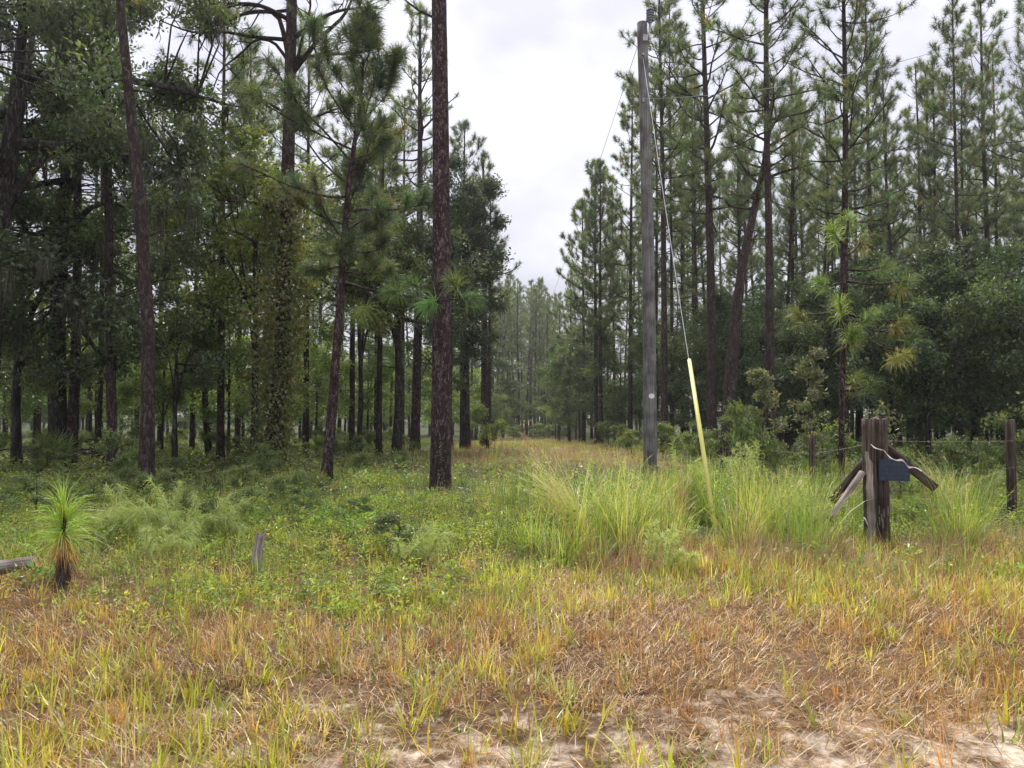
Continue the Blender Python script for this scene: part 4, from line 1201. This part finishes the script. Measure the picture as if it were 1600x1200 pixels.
def fence():
    rg = np.random.default_rng(71)
    b = np.array(at(1362, FD))
    o = thing('barbed_wire_fence', 'old barbed wire fence with braced double corner post of dark wood', 'fence', b)
    h = float(P(1350, 655, FD - .12)[2] - b[2])
    p1 = np.array([(1350.5 - 1362) / F * FD, -.12, 0]); p2 = np.array([(1374 - 1362) / F * FD, .03, 0])
    a = link('post', post_mesh('split_post', h, .072, M_POST, rg, 14, True, (-.012, 0)), o, p1)
    a['label'] = 'squared post in front with a grey split face'
    # split grey face standing proud of the front post
    mb = MB()
    n = 16
    z = np.linspace(.0, h * .74, n)
    xl = -.066 + .012 * rg.normal(size=n) * .4; xr = np.where(z > h * .66, -.045, np.linspace(.015, -.012, n)) + .004 * rg.normal(size=n)
    xr[-1] = -.05
    V = np.concatenate([np.stack([xl - .012 * z, np.full(n, -.09), z], 1), np.stack([xr - .012 * z, np.full(n, -.09) + .002 * rg.normal(size=n), z], 1), np.stack([xl - .012 * z, np.full(n, -.05), z], 1), np.stack([xr - .012 * z, np.full(n, -.05), z], 1)])
    i = np.arange(n - 1)
    Q = np.concatenate([np.stack([i, n + i, n + i + 1, i + 1], 1), np.stack([n + i, 3 * n + i, 3 * n + i + 1, n + i + 1], 1), np.stack([2 * n + i, i, i + 1, 2 * n + i + 1], 1), [[n - 1, 2 * n - 1, 4 * n - 1, 3 * n - 1]]])
    mb.add(V, Q)
    link('split_face', mb.mesh('split_face', M_GREY), a)
    c = link('post', post_mesh('thick_post', h + .005, .10, M_POST, rg, 18), o, p2)
    c['label'] = 'thick round post with peeling bark behind the squared one'
    # peeling bark plates on the thick post
    for k in range(11):
        mb = MB()
        a0 = rg.uniform(-2.6, -.6); z0 = rg.uniform(.05, .75); da = rg.uniform(.12, .22); dz = rg.uniform(.06, .16)
        g = []
        for q in range(4):
            for s_ in range(3):
                aa = a0 + da * (s_ / 2 - .5) * (1 - .3 * abs(q - 1.5) / 1.5); zz = z0 + dz * (q / 3)
                rr = .109 + .004 * rg.random()
                g.append([rr * math.cos(aa), rr * math.sin(aa), zz])
        Q = [[q * 3 + s_, q * 3 + s_ + 1, q * 3 + s_ + 4, q * 3 + s_ + 3] for q in range(3) for s_ in range(2)]
        mb.add(g, Q)
        link('bark_plate', mb.mesh('bark_plate', M_GREY), c)
    def brace(pa, pb, sx_, sy_, mat_, lab):
        A, B = P(*pa) - b, P(*pb) - b
        br = link('brace', beam_mesh('brace', A, B, sx_, sy_, mat_, rg), o, A)
        br.rotation_euler = Vector(B - A).to_track_quat('Z', 'Y').to_euler()
        br['label'] = lab
    brace((1296, 812, FD - .25), (1348, 738, FD - .15), .085, .06, M_GREY, 'pale grey slanting brace')
    brace((1300, 782, FD + .35), (1352, 722, FD + .05), .10, .09, M_POST, 'dark slanting brace behind the pale one')
    brace((1462, 763, FD - .1), (1376, 692, FD + .12), .10, .10, M_POST, 'dark brace with a cut free end')
    # line posts: further off along both runs
    posts = [(1268, 680, 11.2, .045, 'slim dark line post in the leafy shrub'), (1578, 656, 11.0, .065, 'single round line post past the corner'), (1161, 684, 15.5, .05, 'line post behind the tall grass'), (1695, 640, 9.5, .06, 'line post at the end of the fence')]
    tops = {}
    for px, py, d_, r_, lab in posts:
        t_ = P(px, py, d_)
        g_ = float(gz(t_[0], d_))
        q = link('post', post_mesh('line_post', t_[2] - g_, r_, M_POST, rg, 12), o, np.array([t_[0], d_, g_]) - b)
        q['label'] = lab
        tops[px] = (t_, g_)
    # strands
    def strand(route, lab=None):
        mb = MB()
        for A, B in zip(route[:-1], route[1:]):
            pts = [A + (B - A) * q + np.array([0, 0, -.012 * 4 * q * (1 - q)]) for q in np.linspace(0, 1, 10)]
            tube(mb, pts, .0024, 4, cap=False)
            L = np.linalg.norm(B - A)
            for q in np.arange(.15, L, .32):
                p_ = A + (B - A) * (q / L) + np.array([0, 0, -.012 * 4 * (q / L) * (1 - q / L)])
                for w_ in ((.5, .2, 1), (-.4, .5, .9)):
                    v = unit(np.array(w_)) * .018
                    tube(mb, [p_ - v, p_ + v], .0025, 3, cap=False)
        link('wire', mb.mesh('barbed_wire', M_GALV), o)
    for zf in (.80, .52, .27):
        def pt(px):
            t_, g_ = tops[px]
            return np.array([t_[0], t_[1] - .06, g_ + (t_[2] - g_) * zf * .98]) - b
        cpt = np.array([p2[0], p2[1] - .10, h * zf * 1.03])
        strand([pt(1161), pt(1268), cpt, pt(1578), pt(1695)])
    return b, h, p1, p2
fb, fhh, fp1, fp2 = fence()

def sign():
    d = FD - .14
    c = P(1397.5, 735, d)
    o = thing('fence_sign', 'faded dark blue sign hanging from the fence corner post', 'sign', c)
    m, t, o_ = mat('faded_blue_paint')
    tcn = N(t, 'ShaderNodeTexCoord')
    nz = N(t, 'ShaderNodeTexNoise', {'Vector': tcn.outputs['Object'], 'Scale': 14.0, 'Detail': 6.0})
    g = ramp(t, nz.outputs['Fac'], [(.3, (.005, .012, .03)), (.55, (.010, .024, .056)), (.75, (.02, .04, .08))])
    bb = N(t, 'ShaderNodeBsdfPrincipled', {'Base Color': g, 'Roughness': .5})
    t.links.new(bb.outputs[0], o_.inputs['Surface'])
    mb = MB()
    rot = np.array(__import__('mathutils').Matrix.Rotation(.03, 3, 'Y'))
    box(mb, (0, 0, 0), (.345, .006, .235), rot=rot)
    link('sign_panel', mb.mesh('sign_panel', m), o)
    # worn rows of lettering: only faint strokes survive, with a rule between the rows
    mk = plain('worn_lettering', (.035, .055, .085), .6, 0, .5, 30)
    mf = MB(); rg = np.random.default_rng(9)
    for z0, hgt, n in ((.062, .055, 9), (-.035, .05, 10)):
        for q in range(n):
            x = -.135 + .27 * q / (n - 1)
            for s_ in range(2):
                box(mf, rot @ np.array([x + rg.uniform(-.006, .006), -.0045, z0 + rg.uniform(-.012, .012)]), (.006, .002, hgt * rg.uniform(.4, .9)) if s_ == 0 else (.018, .002, .006), rot=rot)
    link('worn_lettering', mf.mesh('worn_lettering', mk), o)['kind'] = 'stuff'
    mr_ = MB(); box(mr_, rot @ np.array([0, -.0045, .012]), (.31, .002, .005), rot=rot); box(mr_, rot @ np.array([0, -.0045, -.085]), (.32, .002, .006), rot=rot)
    link('rule', mr_.mesh('rule', mk), o)
sign()
def ribbon():
    path = [(1360.5, 694), (1366, 699), (1374, 702), (1381, 704), (1387, 711), (1393, 716), (1400, 719), (1410, 719), (1415, 724), (1420, 730), (1427, 730), (1434, 732), (1440, 736)]
    d = FD - .20
    pts = spline([P(x, y, d - .02 * math.sin(i)) for i, (x, y) in enumerate(path)], 40)
    base = pts[0].copy(); pts = pts - base
    mb = MB(); n = len(pts)
    wv = .008 * (.55 + .45 * np.sin(np.arange(n) * .9))
    tw = np.arange(n) * .35
    off = np.stack([np.zeros(n), np.cos(tw) * wv * .8, np.abs(np.sin(tw)) * wv + .004], 1)
    V = np.concatenate([pts - off, pts + off])
    i = np.arange(n - 1)
    mb.add(V, np.stack([i, i + 1, n + i + 1, n + i], 1))
    o = link('ribbon', mb.mesh('ribbon', plain('white_pink_ribbon', (.78, .70, .68), .5, 0, .08)), None, base)
    tag(o, 'pale pinkish white ribbon draped from the corner post over the brace', 'ribbon')
    mb = MB()
    c = P(1352, 812, FD - .26)
    g = spline([(-.02, 0, .03), (0, -.01, 0), (.015, 0, -.03), (.03, 0, -.06)], 8)
    tube(mb, g, [.004, .010, .008, .006, .007, .006, .004, .003], 5)
    o = link('ribbon', mb.mesh('ribbon_knot', plain('white_ribbon_scrap', (.78, .74, .72), .5, 0, .08)), None, c)
    tag(o, 'short white ribbon scrap knotted low on the squared corner post', 'ribbon')
ribbon()

# ------------------------------------------------------------------ logs, stump, brush, palmettos
def log(a, b, r, label, mat_, seed, name='log'):
    rg = np.random.default_rng(seed)
    a = np.array(a, float); b = np.array(b, float)
    L = np.linalg.norm(b - a)
    mb = MB()
    tube(mb, [(0, 0, L * q) for q in np.linspace(0, 1, 10)], r * (1 + .06 * rg.normal(size=10)), 12, rough=.05, rg=rg)
    o = link(name, mb.mesh(name, mat_, True), None, a)
    o.rotation_euler = Vector(b - a).to_track_quat('Z', 'Y').to_euler()
    tag(o, label, name)
log(P(-60, 894, 6.8), P(53, 880, 6.9), .062, 'grey weathered log lying in the weeds by the pine seedling', M_GREY, 1)
log(P(168, 747, 17.0), P(207, 729, 17.4), .05, 'pale fallen log lying beyond the bent trunk', M_GREY, 2)
s0 = np.array(at(399, 7.2))
log(s0 + np.array([0, 0, -.05]), P(408, 834, 7.3), .046, 'short weathered post stub leaning in the green weeds', M_GREY, 3, 'post_stub')
def brush():
    rg = np.random.default_rng(17)
    c = np.array(at(125, 23.5))
    mb = MB()
    for k in range(70):
        a = rg.normal(scale=(.9, .5, 0), size=3) + np.array([0, 0, rg.uniform(.02, .5)])
        v = unit(rg.normal(size=3) * np.array([1, .8, .25])) * rg.uniform(.4, 1.3)
        tube(mb, [a - v / 2, a + rg.normal(size=3) * .06, a + v / 2], [.03, .025, .012], 5)
    o = link('brush_pile', mb.mesh('brush_pile', M_OBARK, True), None, c)
    tag(o, 'heap of dark dead branches on the shaded forest floor', 'brush pile')
brush()
def palmetto(px, d, label, seed, nf=9, r=.42, dry=0):
    rg = np.random.default_rng(seed)
    o = thing('saw_palmetto', label, 'palmetto', at(px, d))
    for k in range(nf):
        az = 6.283 * k / nf + rg.normal() * .3; el = rg.uniform(.5, 1.25)
        h = np.array([math.cos(az) * math.cos(el), math.sin(az) * math.cos(el), math.sin(el)])
        e = h * r * rg.uniform(.6, 1.0)
        mb = MB()
        tube(mb, [(0, 0, 0), e * .5 + np.array([0, 0, .02]), e], [.008, .007, .005], 5, col=(.12, .16, .05))
        s = unit(np.cross(h, [0, 0, 1.0])); up = np.cross(s, h)
        n = 22
        an = np.linspace(-1.9, 1.9, n)
        D = np.cos(an)[:, None] * (h * .8 + up * .25) + np.sin(an)[:, None] * s
        c = palette(rg, n, [(.3, .22, .06)] if k < dry else [(.10, .15, .04), (.15, .19, .05)], [1] if k < dry else [2, 1])
        needles(mb, np.tile(e, (n, 1)), D, rg.uniform(.26, .34, n) * r / .42, np.full(n, .02), c, rg, .25)
        link('frond', mb.mesh('palmetto_frond', M_LEAF), o)
palmetto(492, 13.6, 'saw palmetto with yellowing fronds at the foot of the slim leaning pine', 601, 10, .40, 2)
palmetto(452, 13.2, 'small green saw palmetto in weeds near the slim leaning pine', 602, 7, .34)
palmetto(84, 19.0, 'green saw palmetto clump under the pale barked pine', 603, 12, .75)

# ------------------------------------------------------------------ grass and weeds
rg = np.random.default_rng(99)
def scatter(n, y0, y1, xm=.80, f=None):
    """n points on the ground, even per square metre, between distances y0 and y1; f thins them"""
    y = np.sqrt(rg.uniform(y0 ** 2, y1 ** 2, n))
    x = rg.uniform(-1, 1, n) * (xm * y + .4)
    if f is not None:
        k = rg.uniform(0, 1, n) < f(x, y)
        x, y = x[k], y[k]
    return x, y
def stuff(name, mb, label, cat, m_=None):
    o = link(name, mb.mesh(name, m_ or M_GRASS))
    tag(o, label, cat, kind='stuff')
DRY = [(.48, .28, .08), (.33, .165, .06), (.56, .40, .14), (.20, .11, .045), (.62, .50, .25)]
YG = [(.52, .50, .06), (.40, .43, .055), (.62, .54, .11), (.27, .34, .05)]
GR = [(.20, .29, .05), (.28, .35, .06), (.37, .40, .08), (.14, .21, .045)]
SPOTS = [(-1.35, 14.0, .9), (-6.8, 13.9, .9), (-3.8, 15.3, .8), (3.3, 17.9, .9), (-6.0, 18.3, .9), (-3.66, 6.1, .5), (-2.42, 6.9, .34), (-4.6, 6.5, .7), (4.1, 8.4, .45), (4.35, 8.5, .3)]
def clear(x, y):
    k = np.ones_like(x)
    for a, b_, q in SPOTS:
        k = k * (1 - .92 * (1 - sstep(q * .5, q, np.hypot(x - a, (y - b_) * .6))))
    px = 800 + F * x / y
    return k * (1 - .95 * sstep(1085, 1098, px) * (1 - sstep(1125, 1140, px)) * sstep(6.8, 7.6, y) * (1 - sstep(9.8, 10.0, y))) * (1 - .9 * sstep(1290, 1310, px) * (1 - sstep(1395, 1415, px)) * sstep(7.0, 7.5, y) * (1 - sstep(8.9, 9.2, y)))
def lane(x, y):                                     # 1 inside the mown lane
    return sstep(-4.4, -3.0, x - .0 * y) * (1 - sstep(4.0, 5.2, x)) * sstep(18, 24, y)
def bare(x, y):                                     # 1 where sand lies open near the road
    return np.clip(sstep(.0, .5, fbm(x, y, 2.6, 21) + .55 * (1 - sstep(2.9, 4.6, y)) - .15 + .12 * np.clip(x, -2, 2)), 0, 1) * (1 - sstep(4.4, 5.6, y))

mb = MB()                                           # matted dry litter
x, y = scatter(125000, 2.6, 8.2, f=lambda x, y: (1 - .72 * bare(x, y)) * (1 - .9 * sstep(5.0, 6.4, y + .9 * fbm(x, y, 1.1, 51) - 1.7 * sstep(-1.0, .8, x))))
n = len(x); B = np.stack([x, y, gz(x, y) + rg.uniform(0, .05, n)], 1)
t0 = rg.uniform(.9, 1.5, n)
blades(mb, B, rg.uniform(0, 6.283, n), rg.uniform(.05, .15, n), rg.uniform(.003, .006, n), t0, t0 + rg.uniform(0, .6, n), palette(rg, n, DRY, [4, 4, 2, 3, .5], .25), 2)
stuff('dry_litter', mb, 'matted reddish brown dead grass over the sandy verge', 'dead grass')

def tufts(ntuft, y0, y1, f, per, Lr, Wr, spread, cols, wts, rad, k=2, jit=.2):
    x, y = scatter(ntuft, y0, y1, f=f)
    m_ = len(x)
    num = rg.integers(per[0], per[1], m_)
    X = np.repeat(x, num); Y = np.repeat(y, num); n = len(X)
    sc = np.repeat(rg.uniform(.65, 1.25, m_), num)
    tc_ = np.repeat(palette(rg, m_, cols, wts, jit), num, 0)
    az = rg.uniform(0, 6.283, n); rr = rad * np.sqrt(rg.uniform(0, 1, n)) * sc
    X = X + np.cos(az) * rr; Y = Y + np.sin(az) * rr
    B = np.stack([X, Y, gz(X, Y) - .01], 1)
    t0 = np.abs(rg.normal(size=n)) * spread[0]
    L = rg.uniform(*Lr, n) * sc
    c = np.clip(tc_ * (1 + .2 * rg.normal(size=(n, 1))), .01, .9)
    blades(MBX, B, az + rg.normal(size=n) * .7, L, rg.uniform(*Wr, n), t0, t0 + np.abs(rg.normal(size=n)) * spread[1], c, k)

MBX = MB()
tufts(3000, 3.2, 8.6, lambda x, y: (1 - .85 * bare(x, y)) * np.clip(.55 + .6 * fbm(x, y, 1.1, 31), .05, 1) * (1 - .8 * sstep(5.0, 7.0, y + .9 * fbm(x, y, 1.1, 51) - 1.7 * sstep(-1.0, .8, x))), (9, 22), (.08, .24), (.0035, .007), (.35, .6), DRY, [4, 4, 3, 2, 1.6], .07)
stuff('dry_grass', MBX, 'orange brown tufts of drying grass on the verge', 'dry grass')
MBX = MB()
tufts(6400, 2.7, 8.8, lambda x, y: (1 - .45 * bare(x, y)) * np.clip(.42 + .8 * fbm(x, y, 1.2, 32), .06, 1) * (1 - .7 * sstep(5.4, 6.8, y - 1.5 * sstep(-1.0, .8, x))), (6, 14), (.07, .23), (.007, .012), (.42, .65), YG, [4, 3, 2, 2], .05)
stuff('green_grass', MBX, 'yellow green grass blades standing in the dry verge', 'grass')

def right_side(x, y): return sstep(.2, 1.0, x)
MBX = MB()                                          # mixed grass through the weeds and beyond
tufts(7000, 6.0, 17, lambda x, y: clear(x, y) * np.clip(.6 + .5 * fbm(x, y, .8, 33), .1, 1), (8, 16), (.10, .34), (.005, .010), (.35, .7), GR + [(.42, .40, .12), (.36, .24, .12)], [4, 4, 3, 3, 1.6, 1.0], .09)
stuff('rough_grass', MBX, 'rough green grass growing among the roadside weeds', 'grass')

# tall grass in front of the pole and fence
def tall_(x, y):
    px = 800 + F * x / y
    e = sstep(760, 900, px + 60 * fbm(x, y, 2.0, 43)) * (1 - sstep(1320, 1345, px)) + sstep(1440, 1470, px) * (1 - sstep(1500, 1540, px)) * .8
    return e * sstep(7.2, 8.0, y + .35 * fbm(x, y, 1.2, 41)) * (1 - sstep(11.0, 12.5, y)) * np.clip(.5 + .6 * fbm(x, y, 1.5, 42), .08, 1)
def tall(x, y):
    px = 800 + F * x / y
    return clear(x, y) * tall_(x, y) * (1 - .68 * (1 - sstep(880, 1010, px))) * np.clip(.7 + .9 * fbm(x, y, 3.2, 44), .05, 1)
MBX = MB()
TG = [(.34, .44, .06), (.25, .36, .05), (.46, .49, .10), (.17, .26, .045), (.55, .46, .20), (.33, .19, .10)]
tufts(2500, 7.1, 12.5, tall, (30, 65), (.35, .95), (.005, .010), (.22, 1.0), TG, [4, 4, 2.4, 3, 1.0, .6], .13, 5, .22)
tufts(2600, 7.2, 12.5, lambda x, y: clear(x, y) * tall_(x, y), (12, 24), (.25, .60), (.004, .008), (.3, 1.0), TG, [3, 3, 2, 3, 2, 2], .12, 3)
tufts(1500, 6.9, 8.6, lambda x, y: clear(x, y) * sstep(.3, 1.0, x), (10, 22), (.15, .42), (.003, .006), (.5, .9), [(.34, .20, .12), (.44, .31, .17), (.25, .14, .09)], [3, 2, 2], .14, 3)
stuff('tall_grass', MBX, 'waist high yellow green grass before the utility pole and fence', 'grass')

def plume(px, d, label, seed, n=70, H=1.1, bend=(-1, .9), cols=((.55, .56, .20), (.42, .48, .14))):
    r_ = np.random.default_rng(seed)
    o = thing('grass_tussock', label, 'grass tussock', at(px, d))
    mb = MB()
    az = np.where(r_.random(n) < .72, math.pi + r_.normal(size=n) * .5, r_.uniform(0, 6.283, n)) if bend[0] < 0 else r_.uniform(0, 6.283, n)
    B = np.stack([r_.normal(size=n) * .06, r_.normal(size=n) * .06, np.zeros(n)], 1)
    L = H * r_.uniform(.65, 1.25, n)
    blades(mb, B, az, L, r_.uniform(.006, .010, n), r_.uniform(.02, .22, n), bend[1] * r_.uniform(.6, 1.7, n), palette(r_, n, cols, [1, 1], .15), 6)
    link('blades', mb.mesh('tussock_blades', M_GRASS), o)
    mp_ = MB()
    # feathery seed heads along the arching tips
    V = mb.V[0].reshape(n, -1, 3)
    for q in range(0, n, 2):
        a, b = V[q, 8], V[q, 12]
        m2 = 26
        f = r_.uniform(0, 1, (m2, 1))
        needles(mp_, a + (b - a) * f, (b - a) / np.linalg.norm(b - a) + r_.normal(size=(m2, 3)) * .45, r_.uniform(.02, .05, m2), np.full(m2, .005), palette(r_, m2, [(.62, .60, .32), (.55, .5, .26)], [1, 1], .1), r_, 0, False)
    link('seed_heads', mp_.mesh('seed_heads', M_GRASS), o)['kind'] = 'stuff'
plume(905, 8.5, 'arching pale tussock with feathery heads bent over the weeds', 701, 130, .98)
plume(950, 8.2, 'thick green tussock just beside the arching pale one', 707, 90, .80, (1, .5), ((.30, .40, .06), (.22, .31, .05)))
plume(1000, 8.4, 'green tussock between the arching pale one and the yellow guy guard', 708, 80, .75, (1, .6), ((.32, .40, .06), (.24, .32, .05)))
plume(1210, 8.6, 'bright green tussock halfway between guy guard and fence corner', 709, 90, .82, (1, .6), ((.36, .44, .06), (.25, .33, .05)))
plume(1265, 8.5, 'bright green tussock close to the pale grey brace', 710, 80, .72, (1, .6), ((.36, .44, .06), (.25, .33, .05)))
plume(868, 10.5, 'smaller arching tussock with pale heads behind the feathery one', 702, 40, .85)
plume(1015, 12.0, 'tussock with pale drooping heads beside the pole foot', 703, 26, .55)
plume(1478, 10.8, 'pale feathery tussock on the wire between fence corner and single post', 704, 60, 1.0)
plume(1475, 9.0, 'bright green tussock standing below the cut brace end', 705, 90, .72, (1, .35), ((.30, .38, .06), (.22, .30, .05)))
plume(770, 17.0, 'upright light tussock on the near end of the lane', 706, 30, 1.0, (1, .3), ((.4, .42, .1), (.3, .36, .08)))

# leafy weeds
def weeds(mb, x, y, H, nl_, ls, cols, wts, spread=.5, up=.35):
    m_ = len(x)
    wc = np.repeat(palette(rg, m_, cols, wts, .2), nl_, 0)
    n = m_ * nl_
    hh = np.repeat(H * rg.uniform(.55, 1.25, m_), nl_)
    f = rg.uniform(.12, 1, n)
    az = rg.uniform(0, 6.283, n)
    rr = hh * spread * rg.uniform(0, 1, n) * (1.05 - .6 * f)
    X = np.repeat(x, nl_) + np.cos(az) * rr; Y = np.repeat(y, nl_) + np.sin(az) * rr
    B = np.stack([X, Y, gz(X, Y) + hh * f], 1)
    D = np.stack([np.cos(az), np.sin(az), up + rg.normal(size=n) * .5], 1)
    L = ls * rg.uniform(.6, 1.4, n)
    leaves(mb, B, D, L, L * rg.uniform(.3, .55, n), np.clip(wc * (1 + .2 * rg.normal(size=(n, 1))), .01, .9), rg, 1.2)
    # thin stems
    k = m_
    B = np.stack([x, y, gz(x, y) - .02], 1)
    blades(mb, B, rg.uniform(0, 6.283, k), H * rg.uniform(.6, 1.1, k), np.full(k, .005), rg.uniform(0, .2, k), rg.uniform(.1, .5, k), palette(rg, k, [(.12, .08, .04), (.14, .16, .05)], [1, 1]), 2)
WG = [(.25, .36, .04), (.34, .43, .05), (.45, .48, .07), (.14, .22, .04), (.54, .46, .10)]
mb = MB()
def wd(x, y):
    px = 800 + F * x / y
    e = (1 - .8 * sstep(9.5, 11.5, y) * sstep(690, 740, px) * (1 - sstep(900, 960, px))) * sstep(4.9, 6.4, y + .9 * fbm(x, y, 1.1, 51) - 1.7 * sstep(-1.0, .8, x))
    return e * clear(x, y) * np.clip(.62 + .45 * fbm(x, y, 1.1, 52), .12, 1) * (1 - .35 * right_side(x, y))
x, y = scatter(15000, 4.6, 13.5, f=wd)
weeds(mb, x, y, .15, 18, .036, WG, [4, 4, 3, 3, .8], .7)
stuff('leafy_weeds', mb, 'low leafy green weeds covering the roadside bank', 'weeds', M_GRASS)
mb = MB()
x, y = scatter(5200, 7.6, 17, f=lambda x, y: wd(x, y) * np.clip(-.1 + 1.1 * fbm(x, y, .9, 53) + .5 * sstep(9.5, 12, y), 0, 1))
weeds(mb, x, y, .28, 30, .042, WG, [4, 3, 2, 5, .4], .55)
stuff('tall_weeds', mb, 'taller leafy weeds rising through the roadside bank', 'weeds', M_GRASS)
mb = MB()
x, y = scatter(5200, 5.4, 14, f=lambda x, y: wd(x, y) * np.clip(.1 + 1.1 * fbm(x, y, 1.3, 57), 0, 1))
weeds(mb, x, y, .20, 16, .07, [(.20, .33, .045), (.27, .40, .055), (.34, .43, .07), (.13, .22, .04)], [4, 3, 2, 3], .6, .2)
x, y = scatter(2600, 8.0, 13, f=lambda x, y: clear(x, y) * tall_(x, y))
weeds(mb, x, y, .5, 22, .055, [(.20, .33, .045), (.27, .38, .055), (.13, .22, .04)], [4, 3, 3], .5, .3)
stuff('broad_weeds', mb, 'broad leaved green weeds among the bank and tall grass', 'weeds', M_GRASS)
# forest floor herbs
mb = MB()
x, y = scatter(17000, 13, 50, f=lambda x, y: clear(x, y) * (1 - .97 * lane(x, y)) * np.clip(.55 + .6 * fbm(x, y, .35, 61), .06, 1))
weeds(mb, x, y, .27, 12, .10, [(.17, .24, .055), (.23, .30, .06), (.29, .32, .08), (.12, .17, .045), (.22, .14, .07)], [4, 4, 3, 3, .8], .75)
stuff('forest_herbs', mb, 'green herbs and ferns on the shaded forest floor', 'undergrowth', M_GRASS)
# lane turf
MBX = MB()
tufts(5200, 16, 50, lambda x, y: lane(x, y), (10, 18), (.12, .34), (.010, .018), (.4, .6), [(.36, .26, .11), (.27, .17, .08), (.42, .35, .15), (.30, .36, .08)], [3, 2, 3, 5], .22)
tufts(1800, 50, 100, lambda x, y: sstep(-3.5, -2, x) * (1 - sstep(6, 7.5, x)), (8, 14), (.2, .45), (.025, .04), (.4, .6), [(.34, .23, .11), (.40, .32, .15), (.28, .32, .08)], [4, 3, 4], .4)
stuff('lane_turf', MBX, 'reddish dry turf along the lane between the trees', 'grass')

def dogfennel(px, d, label, seed, H=.7, lean=-.6, n=7):
    r_ = np.random.default_rng(seed)
    o = thing('dogfennel', label, 'weed', at(px, d))
    ms, mf = MB(), MB()
    for q in range(n):
        a = lean * r_.uniform(.35, 1.3)
        az = r_.normal() * .9 + (math.pi if lean < 0 else 0)
        h = np.array([math.cos(az), math.sin(az) * .6, 0])
        ln = H * r_.uniform(.55, 1.25)
        pts = [np.array([r_.normal() * .11, r_.normal() * .09, 0])]
        for k in range(8):
            t_ = abs(a) * (.25 + 1.9 * (k / 7) ** 1.3)
            pts.append(pts[-1] + ln / 8 * (h * math.sin(t_) + np.array([0, 0, math.cos(t_)])))
        pts = np.array(pts)
        tube(ms, pts, np.linspace(.006, .002, 9), 4, col=(.20, .23, .08))
        m_ = 190
        f = r_.uniform(2, 8, m_); i = np.minimum(f.astype(int), 7)
        B = pts[i] + (pts[i + 1] - pts[i]) * (f - i)[:, None]
        D = unit(pts[i + 1] - pts[i]) * .8 + r_.normal(size=(m_, 3)) * .42 + np.array([0, 0, -.45])
        needles(mf, B, D, r_.uniform(.06, .17, m_), np.full(m_, .0045), palette(r_, m_, [(.48, .57, .17), (.38, .48, .13), (.58, .63, .27)], [3, 3, 1.5], .12), r_, .9)
    link('stem', ms.mesh('dogfennel_stem', M_LEAF), o)
    link('fronds', mf.mesh('dogfennel_fronds', M_GRASS), o)
dogfennel(205, 8.6, 'feathery pale weed arching toward the pine seedling', 801, .70, -1.0, 16)
dogfennel(262, 8.4, 'feathery pale weed drooping in the middle of the green bank', 802, .72, -.9, 18)
dogfennel(330, 8.8, 'feathery pale weed drooping nearest the post stub', 803, .68, .9, 16)
dogfennel(250, 7.6, 'low feathery sprig below the drooping pale weeds', 804, .34, .8, 9)
dogfennel(1068, 10.8, 'tall feathery weed in the tall grass by the pole foot', 805, .85, .3, 12)
dogfennel(1172, 11.5, 'tall feathery weed past the yellow guy guard, in front of the leaning trunk', 806, .9, -.3, 12)
dogfennel(640, 7.4, 'small feathery green weed on the bank below the thick pine', 807, .35, .4, 7)
dogfennel(1035, 7.2, 'low ferny weed at the edge of the dry verge', 808, .38, .4, 6)
